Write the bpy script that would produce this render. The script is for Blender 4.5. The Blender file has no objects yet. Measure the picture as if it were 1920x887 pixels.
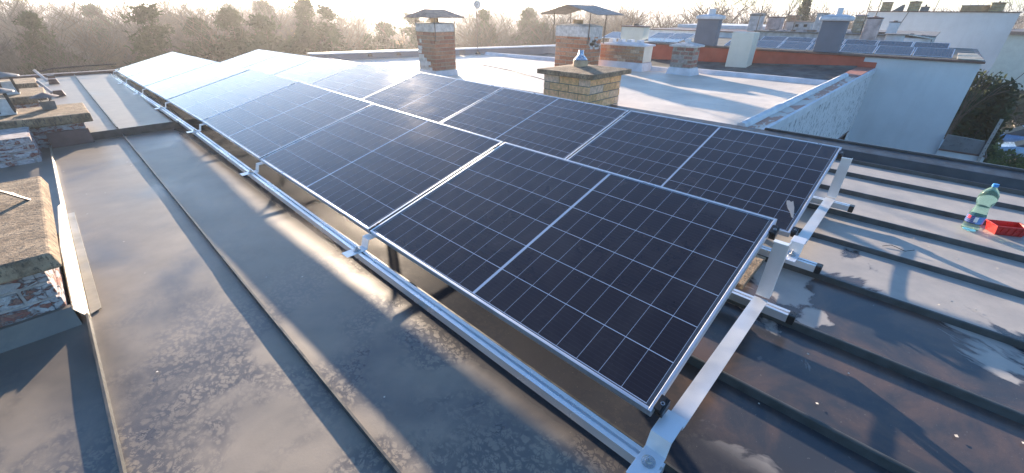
import bpy, math, random
from mathutils import Vector, Matrix, noise
R = math.radians
random.seed(7)
sc = bpy.context.scene
col = sc.collection

# ------------------------------------------------------------------ camera
cam_d = bpy.data.cameras.new('camera'); cam = bpy.data.objects.new('camera', cam_d); col.objects.link(cam)
CAM = Vector((-0.939, -0.266, 1.103))
yaw, pitch, roll = 0.814, 0.501, 0.010
fw = Vector((math.sin(yaw)*math.cos(pitch), math.cos(yaw)*math.cos(pitch), -math.sin(pitch)))
rt = Vector((math.cos(yaw), -math.sin(yaw), 0)); up = rt.cross(fw)
c_, s_ = math.cos(roll), math.sin(roll)
rt, up = rt*c_ + up*s_, up*c_ - rt*s_
cam.matrix_world = Matrix(((rt.x, up.x, -fw.x, CAM.x), (rt.y, up.y, -fw.y, CAM.y), (rt.z, up.z, -fw.z, CAM.z), (0, 0, 0, 1)))
cam_d.sensor_width = 36; cam_d.lens = 36*769.7/1920
cam_d.clip_start = 0.05; cam_d.clip_end = 4000
sc.camera = cam

# ------------------------------------------------------------------ sky and sun
SUN_AZ, SUN_EL = 28.5, 10.2
w = bpy.data.worlds.new('World'); sc.world = w; w.use_nodes = True
nt = w.node_tree; bg = nt.nodes['Background']
sky = nt.nodes.new('ShaderNodeTexSky'); sky.sky_type = 'NISHITA'; sky.sun_disc = False
sky.sun_elevation = R(SUN_EL); sky.sun_rotation = R(SUN_AZ)
sky.air_density = 1.0; sky.dust_density = 0.5; sky.ozone_density = 3.8; sky.altitude = 200
nt.links.new(sky.outputs[0], bg.inputs[0]); bg.inputs[1].default_value = 0.105
sd = bpy.data.lights.new('sun', 'SUN'); so = bpy.data.objects.new('sun', sd); col.objects.link(so)
sd.energy = 5.0; sd.angle = R(0.6); sd.color = (1.0, 0.80, 0.60)
sdir = Vector((math.sin(R(SUN_AZ))*math.cos(R(SUN_EL)), math.cos(R(SUN_AZ))*math.cos(R(SUN_EL)), math.sin(R(SUN_EL))))
so.rotation_euler = sdir.to_track_quat('Z', 'Y').to_euler()
sc.view_settings.view_transform = 'Standard'; sc.view_settings.look = 'None'
sc.view_settings.exposure = 1.95; sc.view_settings.gamma = 1.0
sc.render.engine = 'CYCLES'
sc.cycles.volume_bounces = 0

# ------------------------------------------------------------------ node helpers
class Mat:
    def __init__(s, name):
        s.m = bpy.data.materials.new(name); s.m.use_nodes = True
        s.t = s.m.node_tree; s.b = s.t.nodes['Principled BSDF']
        s.tc = None
    def n(s, typ, **kw):
        nd = s.t.nodes.new(typ)
        for k, v in kw.items():
            if k.startswith('i_'):
                key = k[2:]; key = int(key) if key.isdigit() else key.replace('_', ' ')
                s.set(nd.inputs[key], v)
            else: setattr(nd, k, v)
        return nd
    def set(s, inp, v):
        if hasattr(v, 'is_output') or isinstance(v, bpy.types.NodeSocket): s.t.links.new(v, inp)
        else: inp.default_value = v
    def P(s, key, v): s.set(s.b.inputs[key], v)
    def obj(s, space='Object'):
        if s.tc is None: s.tc = s.t.nodes.new('ShaderNodeTexCoord')
        return s.tc.outputs[space]
    def pos(s): return s.n('ShaderNodeNewGeometry').outputs['Position']
    def math(s, op, a, b=0.0, c=0.0, clamp=False):
        nd = s.t.nodes.new('ShaderNodeMath'); nd.operation = op; nd.use_clamp = clamp
        s.set(nd.inputs[0], a); s.set(nd.inputs[1], b); s.set(nd.inputs[2], c); return nd.outputs[0]
    def noise(s, vec, scale, detail=4, rough=.55, dist=0.0):
        nd = s.n('ShaderNodeTexNoise'); nd.inputs['Scale'].default_value = scale
        nd.inputs['Detail'].default_value = detail; nd.inputs['Roughness'].default_value = rough
        nd.inputs['Distortion'].default_value = dist; s.t.links.new(vec, nd.inputs['Vector']); return nd.outputs['Fac']
    def vor(s, vec, scale, feature='F1'):
        nd = s.n('ShaderNodeTexVoronoi', feature=feature); nd.inputs['Scale'].default_value = scale
        s.t.links.new(vec, nd.inputs['Vector']); return nd.outputs['Distance']
    def ramp(s, fac, a, b, lo=0., hi=1.):
        nd = s.n('ShaderNodeMapRange', interpolation_type='SMOOTHSTEP')
        s.set(nd.inputs[0], fac); nd.inputs[1].default_value = a; nd.inputs[2].default_value = b
        nd.inputs[3].default_value = lo; nd.inputs[4].default_value = hi; return nd.outputs[0]
    def mix(s, f, a, b):
        nd = s.n('ShaderNodeMix', data_type='RGBA'); s.set(nd.inputs[0], f)
        for i, v in ((6, a), (7, b)):
            if isinstance(v, tuple): v = (*v[:3], 1)
            s.set(nd.inputs[i], v)
        return nd.outputs[2]
    def scale(s, vec, sx, sy, sz):
        nd = s.n('ShaderNodeMapping'); s.t.links.new(vec, nd.inputs[0]); nd.inputs['Scale'].default_value = (sx, sy, sz)
        return nd.outputs[0]
    def sep(s, vec):
        nd = s.n('ShaderNodeSeparateXYZ'); s.t.links.new(vec, nd.inputs[0]); return nd.outputs
    def bump(s, h, strength=.3, dist=.01, nrm=None):
        nd = s.n('ShaderNodeBump'); nd.inputs['Strength'].default_value = strength; nd.inputs['Distance'].default_value = dist
        s.t.links.new(h, nd.inputs['Height'])
        if nrm is not None: s.t.links.new(nrm, nd.inputs['Normal'])
        return nd.outputs[0]

def plain(name, c, rough=.6, metal=0., nscale=8., var=.25, bump=0., bscale=40., spec=.5):
    """a colour with soft dirt variation and optional fine bump"""
    m = Mat(name); v = m.pos()
    f = m.noise(v, nscale, 5, .6)
    k = m.ramp(f, .3, .7)
    m.P('Base Color', m.mix(k, tuple(x*(1-var) for x in c), tuple(min(1, x*(1+var*.6)) for x in c)))
    m.P('Roughness', m.ramp(m.noise(v, nscale*2.3, 3), .3, .7, max(.05, rough-.1), min(1, rough+.1)))
    m.P('Metallic', metal); m.P('Specular IOR Level', spec)
    if bump: m.P('Normal', m.bump(m.noise(v, bscale, 4), bump, .004))
    return m.m

MT = {}
# -- sheet metal roof: glossy blue grey paint, tan dust trodden with shoe prints, damp and rusty patches
def roof_metal():
    m = Mat('painted_sheet_metal'); v = m.pos(); X, Y, Z = m.sep(v)
    right = m.math('MULTIPLY', m.ramp(X, .15, .35), m.ramp(Y, .35, .0))
    warp = m.n('ShaderNodeTexNoise'); warp.inputs['Scale'].default_value = 3.0; warp.inputs['Detail'].default_value = 3
    m.t.links.new(v, warp.inputs['Vector'])
    wv = m.n('ShaderNodeVectorMath', operation='MULTIPLY_ADD')
    m.t.links.new(warp.outputs['Color'], wv.inputs[0]); wv.inputs[1].default_value = (.12, .12, 0); m.t.links.new(v, wv.inputs[2])
    big = m.noise(v, .9, 5, .6, .6)
    # scuff marks: short curved dark strokes, in trodden clusters
    def strokes(sc_, lo, wd, dist):
        f = m.noise(wv.outputs[0], sc_, 2, .5, dist)
        a = m.ramp(m.math('ABSOLUTE', m.math('SUBTRACT', f, lo)), wd*.35, wd)
        brk = m.ramp(m.noise(v, sc_*1.7, 2), .47, .54)
        return m.math('MAXIMUM', a, brk)
    scuff = m.math('MULTIPLY', m.math('MULTIPLY', strokes(15., .5, .05, 2.6), strokes(11., .43, .04, 3.4)), strokes(24., .56, .05, 2.0))
    pv_ = m.n('ShaderNodeVectorMath', operation='MULTIPLY_ADD')
    m.t.links.new(m_col(m, v, 14.), pv_.inputs[0]); pv_.inputs[1].default_value = (.07, .07, 0); m.t.links.new(v, pv_.inputs[2])
    petals = m.ramp(m.vor(m.scale(pv_.outputs[0], 1., .7, 1.), 52.), .66, .40, .0, 1.)
    scuff = m.math('MULTIPLY', scuff, petals)
    clus = m.math('MULTIPLY', m.ramp(m.noise(v, 2.1, 4, .6, .4), .40, .56), m.ramp(Y, 2.6, 1.1, .12, 1.))
    scuffm = m.math('SUBTRACT', 1.0, m.math('MULTIPLY', m.math('SUBTRACT', 1.0, scuff), m.math('MULTIPLY', clus, .62)))
    dust = m.math('MULTIPLY', m.ramp(big, .26, .55, .35, 1.), scuffm)
    far_glare = m.ramp(Y, 6.2, 6.4, 1.0, 1.6)  # far roof made paler with extra dust, painting in the sun glare
    dust = m.math('MULTIPLY', dust, far_glare, clamp=True)
    under = m.ramp(X, -.20, -.05, 1., .10); dust = m.math('MULTIPLY', dust, under)  # dust cut away beneath the panels to paint in their shade
    speck = m.ramp(m.noise(v, 90., 3, .7), .66, .72)
    paint = m.mix(m.noise(v, 5., 4), (.028, .034, .048), (.045, .052, .066))
    left_c = m.mix(dust, paint, m.mix(m.noise(v, 7., 5), (.175, .150, .118), (.30, .252, .20)))
    # right: damp dark rusty film with crisp drying edges
    w2 = m.n('ShaderNodeVectorMath', operation='MULTIPLY_ADD')
    m.t.links.new(m_col(m, v, 11.), w2.inputs[0]); w2.inputs[1].default_value = (.05, .05, 0); m.t.links.new(v, w2.inputs[2])
    d0 = m.noise(m.scale(w2.outputs[0], .8, 1.1, 1.), 1.25, 6, .55, .9)
    bias = m.ramp(X, 1.0, 2.8, -.07, .22)
    dry = m.ramp(m.math('ADD', d0, bias), .505, .535)
    rust = m.ramp(m.noise(v, 2.4, 6, .65, .5), .38, .64)
    wet = m.mix(rust, (.044, .047, .054), (.115, .080, .066))
    dryc = m.mix(m.noise(v, 6., 5, .65), (.24, .23, .225), (.52, .47, .41))
    right_c = m.mix(dry, wet, dryc)
    c = m.mix(right, left_c, right_c)
    c = m.mix(m.math('MULTIPLY', speck, .35), c, (.30, .28, .24))
    m.P('Base Color', c)
    rl = m.math('ADD', .20, m.math('MULTIPLY', dust, .26)); rr = m.math('ADD', .26, m.math('MULTIPLY', dry, .26))
    mr = m.math('ADD', m.math('MULTIPLY', rl, m.math('SUBTRACT', 1., right)), m.math('MULTIPLY', rr, right))
    m.P('Roughness', mr); m.P('Specular IOR Level', m.math('MULTIPLY', m.math('MAXIMUM', under, right), .62))  # gloss also lowered beneath the panels, part of the painted shade
    b1 = m.bump(m.noise(v, 1.6, 2), .5, .02)
    b2 = m.bump(scuffm, .10, .002, b1)
    m.P('Normal', m.bump(m.noise(v, 120., 3), .12, .002, b2))
    return m.m
def m_col(m, v, sc_):
    nd = m.n('ShaderNodeTexNoise'); nd.inputs['Scale'].default_value = sc_; nd.inputs['Detail'].default_value = 4
    m.t.links.new(v, nd.inputs['Vector']); return nd.outputs['Color']
MT['roof'] = roof_metal()
MT['seam'] = plain('dark_seam_metal', (.055, .06, .062), .42, 0, 12, .35)
MT['fascia'] = plain('dark_fascia_metal', (.045, .05, .055), .4, 0, 6, .3)
MT['alu'] = plain('mill_aluminium', (.80, .81, .83), .34, .8, 1.2, .04)
MT['alu_dull'] = plain('galvanised_sheet', (.74, .76, .79), .42, .6, 4, .08)
MT['alu_frame'] = plain('anodised_frame', (.66, .69, .74), .36, .8, 1.2, .05)
MT['flash'] = plain('dull_flashing', (.42, .38, .31), .42, .35, 5, .2)
MT['steel'] = plain('bolt_steel', (.5, .5, .5), .3, 1., 60, .1)
MT['black'] = plain('black_plastic', (.015, .015, .016), .35, 0, 40, .2)
MT['white_seal'] = None

def cells(hi_cols=6, half=9, name='solar_glass', W=1.134, L=1.722, lw=.0030, lw2=.0016, gap=.014, mx=.018, my=.026, lc=(.48, .54, .64)):
    m = Mat(name); v = m.obj('Object'); x, y, z = m.sep(v)
    cw = (W-2*mx)/hi_cols; ch = ((L-2*my-gap)/2)/half
    def line(coord, period, off, wd):
        t = m.math('FRACT', m.math('ADD', m.math('DIVIDE', m.math('SUBTRACT', coord, off), period), .5))
        d = m.math('MULTIPLY', m.math('ABSOLUTE', m.math('SUBTRACT', t, .5)), period)
        return m.math('LESS_THAN', d, wd/2)
    l1 = line(x, cw, mx, lw)
    yy = m.math('ABSOLUTE', m.math('SUBTRACT', y, L/2))
    l2 = line(yy, ch, gap/2, lw2)
    mid = m.math('LESS_THAN', yy, gap/2*.85)
    ex = m.math('GREATER_THAN', m.math('ABSOLUTE', m.math('SUBTRACT', x, W/2)), W/2-mx+.001)
    ey = m.math('GREATER_THAN', yy, L/2-my+.001)
    bus = m.math('MULTIPLY', line(x, cw/10, mx, .0008), .10)
    cellc = m.mix(m.noise(m.pos(), 1.2, 3), (.014, .008, .011), (.023, .014, .017))
    cellc = m.mix(bus, cellc, (.3, .3, .32))
    lines = m.math('MAXIMUM', m.math('MAXIMUM', l1, m.math('MULTIPLY', l2, .8)), mid)
    c = m.mix(m.math('MAXIMUM', lines, 0.), cellc, lc)
    c = m.mix(m.math('MAXIMUM', ex, ey), c, (.06, .065, .08))
    p = m.pos()
    dustn = m.ramp(m.noise(p, 3.2, 6, .65, .5), .42, .75, .008, .06)
    smear = m.ramp(m.noise(m.scale(p, 3., 1., 1.), 5.5, 6, .7, 1.2), .60, .72, 0., .06)
    spk = m.math('MULTIPLY', m.ramp(m.vor(p, 75.), .05, .02), m.ramp(m.noise(p, 21., 2), .55, .62))
    dust = m.math('MAXIMUM', m.math('ADD', dustn, smear), m.math('MULTIPLY', spk, .7))
    c = m.mix(dust, c, (.34, .31, .28))
    m.P('Base Color', c)
    m.P('Roughness', m.ramp(m.noise(p, 2.5, 5, .6), .3, .7, .06, .11))
    m.P('Specular IOR Level', .5); m.P('IOR', 1.5)
    return m.m
MT['cells'] = cells()
MT['cells_far'] = cells(6, 5, 'far_solar_glass', .60, .66, .004, .004, .004, .004, .004, (.10, .11, .14))

# brick: colour attribute tint per brick
def brick_mat():
    m = Mat('brick_faces'); a = m.n('ShaderNodeVertexColor', layer_name='tint'); p = m.pos()
    k = m.ramp(m.noise(p, 22., 5, .65), .35, .7, .72, 1.12)
    cc = m.n('ShaderNodeVectorMath', operation='SCALE'); m.t.links.new(a.outputs[0], cc.inputs[0]); m.t.links.new(k, cc.inputs['Scale'])
    m.P('Base Color', cc.outputs[0]); m.P('Roughness', .85)
    m.P('Normal', m.bump(m.noise(p, 70., 4), .5, .004)); return m.m
MT['brick'] = brick_mat()
MT['mortar'] = plain('mortar', (.30, .28, .25), .9, 0, 20, .3, .5, 60)
MT['mortar_yellow'] = plain('pale_mortar', (.20, .18, .16), .9, 0, 20, .3, .5, 60)
MT['mortar_dark'] = plain('dark_mortar', (.13, .12, .11), .9, 0, 20, .3, .5, 60)
def concrete():
    m = Mat('weathered_concrete'); p = m.pos()
    a = m.noise(p, 9., 6, .7); b = m.noise(m.scale(p, 1., 1., .4), 60., 4, .7)
    c = m.mix(m.ramp(a, .35, .68), (.16, .11, .07), (.38, .285, .19))
    c = m.mix(m.ramp(b, .5, .62), c, (.09, .075, .06))
    m.P('Base Color', c); m.P('Roughness', .92)
    m.P('Normal', m.bump(m.math('ADD', a, b), .9, .012)); return m.m
MT['concrete'] = concrete()
def peel():
    m = Mat('peeling_white_brick'); p = m.pos()
    nz = m.ramp(m.noise(m.scale(p, 1., 1., 2.2), 13., 7, .72, .8), .49, .55)
    nz2 = m.ramp(m.noise(p, 40., 5, .7), .4, .7)
    red = m.mix(m.noise(p, 6., 4), (.34, .13, .10), (.20, .10, .09))
    c = m.mix(nz, m.mix(nz2, (.42, .40, .41), (.60, .59, .60)), m.mix(nz2, red, (.36, .24, .20)))
    m.P('Base Color', c); m.P('Roughness', .93)
    m.P('Normal', m.bump(m.math('SUBTRACT', m.math('MULTIPLY', nz2, .5), nz), 1., .006)); return m.m
MT['peel_mortar'] = plain('flaking_mortar', (.42, .38, .36), .95, 0, 18, .4, .8, 50)
MT['peel'] = peel()
def membrane():
    m = Mat('white_roof_coating'); p = m.pos(); x, y, z = m.sep(p)
    c = m.mix(m.ramp(m.noise(p, 1.1, 6, .6, .4), .35, .7), (.58, .51, .43), (.75, .67, .57))
    st = m.ramp(m.noise(m.scale(p, 1.2, 7., 1.), 1.6, 5, .6), .55, .75, 0., .25)
    c = m.mix(st, c, (.36, .33, .30))
    lap = m.math('LESS_THAN', m.math('FRACT', m.math('DIVIDE', m.math('ADD', x, m.math('MULTIPLY', m.noise(p, 2., 2), .03)), 1.06)), .012)
    c = m.mix(m.math('MULTIPLY', lap, .45), c, (.25, .23, .21))
    m.P('Base Color', c); m.P('Roughness', .5)
    m.P('Normal', m.bump(m.noise(m.scale(p, 1., 2.5, 1.), 3., 5), .35, .012)); return m.m
MT['membrane'] = membrane()
def worn():
    m = Mat('worn_coping_paint'); p = m.pos()
    k = m.ramp(m.noise(m.scale(p, .6, 1.6, 1.), 3.0, 6, .62, .6), .50, .54)
    m.P('Base Color', m.mix(k, (.62, .56, .49), (.46, .22, .15))); m.P('Roughness', .6)
    m.P('Normal', m.bump(k, .4, .006)); return m.m
MT['worn_coping'] = worn()
MT['whitecoat'] = plain('white_paint_coat', (.62, .64, .68), .55, 0, 5, .14, .3, 25)
MT['dark_felt'] = plain('dark_roof_felt', (.10, .11, .105), .75, 0, 3, .45, .4, 30)
MT['red_wall'] = plain('red_render', (.46, .105, .065), .85, 0, 2.5, .16, .3, 60)
MT['red_tile'] = plain('red_coping_paint', (.36, .15, .11), .6, 0, 8, .3, .2, 30)
MT['rust_cap'] = plain('brown_metal_capping', (.13, .07, .055), .5, 0, 8, .3)
def streaky(name, c, b):
    m = Mat(name); p = m.pos()
    k = m.ramp(m.noise(m.scale(p, 1., 1., .12), 3.2, 6, .7), .45, .78, 0., .30)
    k2 = m.ramp(m.noise(p, .9, 5, .6), .3, .7)
    cc = m.mix(k2, tuple(x*.92 for x in c), tuple(x*1.06 for x in c))
    m.P('Base Color', m.mix(k, cc, tuple(x*.72 for x in c))); m.P('Roughness', .9)
    m.P('Normal', m.bump(m.noise(p, 16., 5, .6), b, .012)); return m.m
MT['smooth_white'] = streaky('smooth_render', (.58, .60, .62), .10)
MT['rough_white'] = streaky('rough_white_render', (.60, .62, .64), .9)
def stipple():
    m = Mat('stippled_render'); p = m.pos()
    n1 = m.noise(m.scale(p, 1., 1., .5), 17., 4, .75, .6)
    c = m.mix(m.ramp(n1, .54, .60), (.62, .62, .64), (.20, .21, .23))
    m.P('Base Color', c); m.P('Roughness', .9); m.P('Normal', m.bump(n1, .8, .015)); return m.m
MT['stipple'] = stipple()
MT['cream'] = plain('cream_render', (.66, .66, .58), .85, 0, 2., .08, .1, 60)
MT['grey_render'] = plain('grey_render', (.155, .175, .215), .85, 0, 2.5, .07, .1, 60)
MT['pink_dirty'] = plain('stained_pink_render', (.50, .40, .39), .9, 0, 5, .35, .2, 40)
MT['dirty_white'] = plain('stained_white_render', (.52, .50, .50), .9, 0, 7, .3, .2, 40)
MT['tan'] = plain('tan_render', (.45, .31, .17), .9, 0, 5, .3, .3, 40)
MT['rusty_sheet'] = plain('weathered_brown_sheet', (.20, .14, .11), .6, 0, 10, .35, .2, 30)
MT['grey_sheet'] = plain('old_grey_sheet', (.20, .19, .18), .6, 0, 10, .35, .2, 30)
MT['clay'] = plain('clay_flue', (.50, .33, .20), .85, 0, 14, .3, .2, 40)
MT['pale_plaster'] = plain('pale_plaster', (.56, .55, .54), .9, 0, 12, .28, .5, 35)
MT['stainless'] = plain('stainless_cowl', (.72, .74, .78), .25, .9, 20, .1)
MT['iron'] = plain('dark_iron', (.10, .08, .07), .6, .3, 20, .3)
MT['glass_dark'] = plain('dark_window', (.02, .025, .03), .1, 0, 3, .2)
MT['balcony_glass'] = plain('grey_balcony_sheet', (.16, .17, .18), .35, 0, 5, .2)
MT['slat'] = plain('pale_slat', (.62, .56, .47), .6, 0, 10, .2)
MT['timber'] = plain('wood_batten', (.40, .26, .12), .7, 0, 30, .3)
MT['red_plastic'] = plain('red_plastic', (.50, .025, .02), .35, 0, 20, .12)
MT['cable'] = plain('cable', (.5, .5, .47), .5)
MT['car_paint'] = plain('blue_car_paint', (.10, .22, .42), .2, .2, 3, .08)
MT['car_paint2'] = plain('pale_blue_car_paint', (.30, .45, .62), .2, .2, 3, .08)
MT['asphalt'] = plain('asphalt', (.10, .10, .10), .85, 0, .6, .2, .4, 20)
MT['grass'] = plain('winter_grass', (.085, .085, .045), .95, 0, .35, .4, .6, 8)
MT['concrete_pale'] = plain('pale_concrete', (.36, .34, .32), .9, 0, 6, .2, .3, 30)
MT['bark'] = plain('bark', (.13, .10, .08), .9, 0, 3, .3)
MT['twig'] = plain('twigs', (.095, .078, .066), .9, 0, 1, .3)
MT['twig_warm'] = plain('warm_twigs', (.125, .085, .06), .9, 0, 1, .3)
def leafm(name, c, tr=.35):
    m = Mat(name); p = m.pos(); k = m.noise(p, 1.3, 4)
    cc = m.mix(m.ramp(k, .3, .7), tuple(x*.6 for x in c), tuple(x*1.3 for x in c))
    m.P('Base Color', cc); m.P('Roughness', .75); m.P('Specular IOR Level', .25)
    t = m.n('ShaderNodeBsdfTranslucent'); m.t.links.new(cc, t.inputs[0])
    mx = m.n('ShaderNodeMixShader'); mx.inputs[0].default_value = tr
    m.t.links.new(m.b.outputs[0], mx.inputs[1]); m.t.links.new(t.outputs[0], mx.inputs[2])
    m.t.links.new(mx.outputs[0], m.t.nodes['Material Output'].inputs[0]); return m.m
MT['needles'] = leafm('pine_needles', (.040, .058, .024), .2)
MT['hedge'] = leafm('hedge_leaves', (.085, .125, .035), .35)
MT['dark_leaf'] = leafm('dark_evergreen', (.042, .066, .028), .3)
MT['tan_leaf'] = leafm('dry_tan_leaves', (.34, .22, .10), .5)

# ------------------------------------------------------------------ mesh builder
class MB:
    def __init__(s): s.v = []; s.f = []; s.c = []; s.mi = []
    def face(s, idx, tint=None, mi=0): s.f.append(idx); s.c.append(tint or (1, 1, 1)); s.mi.append(mi)
    def quad(s, a, b, c, d, tint=None, mi=0):
        n = len(s.v); s.v += [tuple(a), tuple(b), tuple(c), tuple(d)]; s.face((n, n+1, n+2, n+3), tint, mi); return s
    def hexa(s, p, tint=None, mi=0):
        n = len(s.v); s.v += [tuple(q) for q in p]
        for f in ((0, 3, 2, 1), (4, 5, 6, 7), (0, 1, 5, 4), (1, 2, 6, 5), (2, 3, 7, 6), (3, 0, 4, 7)):
            s.face(tuple(n+i for i in f), tint, mi)
        return s
    def box(s, x0, x1, y0, y1, z0, z1, tint=None, mi=0):
        return s.hexa([(x0, y0, z0), (x1, y0, z0), (x1, y1, z0), (x0, y1, z0), (x0, y0, z1), (x1, y0, z1), (x1, y1, z1), (x0, y1, z1)], tint, mi)
    def taper(s, x0, x1, y0, y1, z0, z1, ix, iy):
        return s.hexa([(x0, y0, z0), (x1, y0, z0), (x1, y1, z0), (x0, y1, z0), (x0+ix, y0+iy, z1), (x1-ix, y0+iy, z1), (x1-ix, y1-iy, z1), (x0+ix, y1-iy, z1)])
    def tube(s, a, b, r0, r1=None, n=8, cap=True):
        a = Vector(a); b = Vector(b); r1 = r0 if r1 is None else r1
        d = (b-a); d.normalize() if d.length > 1e-9 else None
        u = d.orthogonal().normalized(); w_ = d.cross(u); k = len(s.v)
        for c, r in ((a, r0), (b, r1)):
            for i in range(n):
                t = 2*math.pi*i/n; s.v.append(tuple(c + (u*math.cos(t)+w_*math.sin(t))*r))
        for i in range(n):
            j = (i+1) % n; s.face((k+i, k+j, k+n+j, k+n+i))
        if cap: s.face(tuple(k+i for i in range(n))[::-1]); s.face(tuple(k+n+i for i in range(n)))
        return s
    def lathe(s, o, prof, n=24, close=True):
        k = len(s.v)
        for (r, z) in prof:
            for i in range(n):
                t = 2*math.pi*i/n; s.v.append((o[0]+r*math.cos(t), o[1]+r*math.sin(t), o[2]+z))
        for j in range(len(prof)-1):
            for i in range(n):
                i2 = (i+1) % n; s.face((k+j*n+i, k+j*n+i2, k+(j+1)*n+i2, k+(j+1)*n+i))
        if close:
            s.face(tuple(k+i for i in range(n))[::-1]); m_ = k+(len(prof)-1)*n; s.face(tuple(m_+i for i in range(n)))
        return s
    def sweep(s, pts, y0, y1, t):
        """strip of sheet: XZ polyline swept along Y, thickness t"""
        P = [Vector((a, 0, b)) for a, b in pts]; off = []
        for i in range(len(P)):
            d = (P[min(i+1, len(P)-1)]-P[max(i-1, 0)]).normalized(); off.append(Vector((d.z, 0, -d.x))*t)
        for i in range(len(P)-1):
            a, b = P[i], P[i+1]; c, d = b+off[i+1], a+off[i]
            s.hexa([(d.x, y0, d.z), (c.x, y0, c.z), (c.x, y1, c.z), (d.x, y1, d.z), (a.x, y0, a.z), (b.x, y0, b.z), (b.x, y1, b.z), (a.x, y1, a.z)])
        return s
    def build(s, name, mat, parent=None, loc=None, bevel=0, smooth=False, mats=None):
        if loc is None: loc = WLOC.get(parent, (0, 0, 0)) if parent is not None else (0, 0, 0)
        me = bpy.data.meshes.new(name)
        L_ = Vector(loc); me.from_pydata([tuple(Vector(v)-L_) for v in s.v], [], s.f)
        for mm in (mats or [mat]): me.materials.append(mm)
        if any(s.mi): me.polygons.foreach_set('material_index', s.mi)
        if any(c != (1, 1, 1) for c in s.c):
            at = me.color_attributes.new('tint', 'FLOAT_COLOR', 'CORNER'); buf = []
            for p, c in zip(me.polygons, s.c): buf += [*c, 1.0]*p.loop_total
            at.data.foreach_set('color', buf)
        if smooth: me.polygons.foreach_set('use_smooth', [True]*len(me.polygons))
        me.validate(); me.update()
        o = bpy.data.objects.new(name, me); col.objects.link(o)
        if parent is not None: o.parent = parent; WLOC[o] = loc
        else: o.location = loc; WLOC[o] = loc
        if bevel:
            b = o.modifiers.new('bevel', 'BEVEL'); b.width = bevel; b.segments = 2; b.limit_method = 'ANGLE'; b.angle_limit = R(40)
        return o
WLOC = {}
def thing(name, label, cat, loc=(0, 0, 0), group=None):
    o = bpy.data.objects.new(name, None); col.objects.link(o); o.location = loc; o.empty_display_size = .2
    o['label'] = label; o['category'] = cat; WLOC[o] = loc
    if group: o['group'] = group
    return o
def tag(o, label, cat, group=None):
    o['label'] = label; o['category'] = cat
    if group: o['group'] = group
    return o
def struct(o): o['kind'] = 'structure'; return o
def copy_tree(o, parent=None):
    c = o.copy(); col.objects.link(c)
    if parent is not None: c.parent = parent
    for ch in list(o.children): copy_tree(ch, c)
    return c
def subgrid(x0, x1, y0, y1, zf, nx, ny):
    m = MB()
    for j in range(ny+1):
        for i in range(nx+1):
            x = x0+(x1-x0)*i/nx; y = y0+(y1-y0)*j/ny; m.v.append((x, y, zf(x, y)))
    for j in range(ny):
        for i in range(nx):
            a = j*(nx+1)+i; m.face((a, a+1, a+nx+2, a+nx+1))
    return m

# ================================================================== SETTING
GZ = -7.0
struct(MB().quad((-1500, -1500, GZ), (1500, -1500, GZ), (1500, 1500, GZ), (-1500, 1500, GZ)).build('ground', MT['grass']))
struct(MB().box(44, 300, -30, -7.2, GZ-.2, GZ+.02).build('road', MT['asphalt']))
struct(MB().box(44, 300, -7.2, -6.9, GZ-.2, GZ+.14).build('kerb', MT['concrete_pale']))
# far hills
def hill(n, ox, oy, rx, ry, h, seed):
    m = MB(); N = 40
    for j in range(N+1):
        for i in range(N+1):
            a = (i/N*2-1); b = (j/N*2-1); d = max(0, 1-a*a)*max(0, 1-b*b)
            m.v.append((ox+a*rx, oy+b*ry, GZ-.5+h*d**.7*(.8+.4*noise.noise(Vector((a*3+seed, b*3, 0))))))
    for j in range(N):
        for i in range(N): q = j*(N+1)+i; m.face((q, q+1, q+N+2, q+N+1))
    return m
struct(hill('hills', 520, 330, 260, 170, 13, 3).build('hills', MT['grass'], smooth=True))
struct(hill('hills', 80, 560, 420, 120, 10, 8).build('hills', MT['grass'], smooth=True))

# ------------------------------------------------------------------ our row house roof
RZ, RZ2 = -.20, -.13
rh = thing('row_house', 'row house under the camera with dark standing seam metal roof', 'house', (0, 0, GZ))
def wav(x, y): return .0035*noise.noise(Vector((x*.8, y*.35, 9)))+.004*noise.noise(Vector((x*1.7, y*.9, 0)))+.003*noise.noise(Vector((x*4, y*2.2, 3)))
roof = subgrid(-7, 4.5, -6, 6.28, lambda x, y: RZ+wav(x, y), 92, 98).build('roof', MT['roof'], rh, smooth=True)
roof2 = subgrid(-7, 4.5, 6.28, 12.55, lambda x, y: RZ2+wav(x, y), 92, 50).build('roof', MT['roof'], rh, smooth=True)
MB().box(-7, 4.5, 6.262, 6.279, RZ-.02, RZ2+.012).build('step_flashing', MT['seam'], rh)
MB().box(-6.98, 4.48, -5.98, 12.53, GZ, RZ-.03).build('wall', MT['rough_white'], rh)
for i, x in enumerate((-2.42, -1.82, -1.215, -.615, .0)):
    mb = MB(); ys = [-6+.6*k for k in range(21)]; ys[-1] = 6.24
    if x in (-1.215, -1.82): ys = [y for y in ys if y < 2.25]+[2.25]
    for a, b in zip(ys, ys[1:]):
        ja, jb = .003*noise.noise(Vector((x*9, a, 0))), .003*noise.noise(Vector((x*9, b, 0)))
        mb.hexa([(x-.006+ja, a, RZ-.01), (x+.006+ja, a, RZ-.01), (x+.006+jb, b, RZ-.01), (x-.006+jb, b, RZ-.01),
                 (x-.004+ja, a, RZ+.031), (x+.004+ja, a, RZ+.031), (x+.004+jb, b, RZ+.031), (x-.004+jb, b, RZ+.031)])
    mb.build('seam', MT['seam'], roof)
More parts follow.
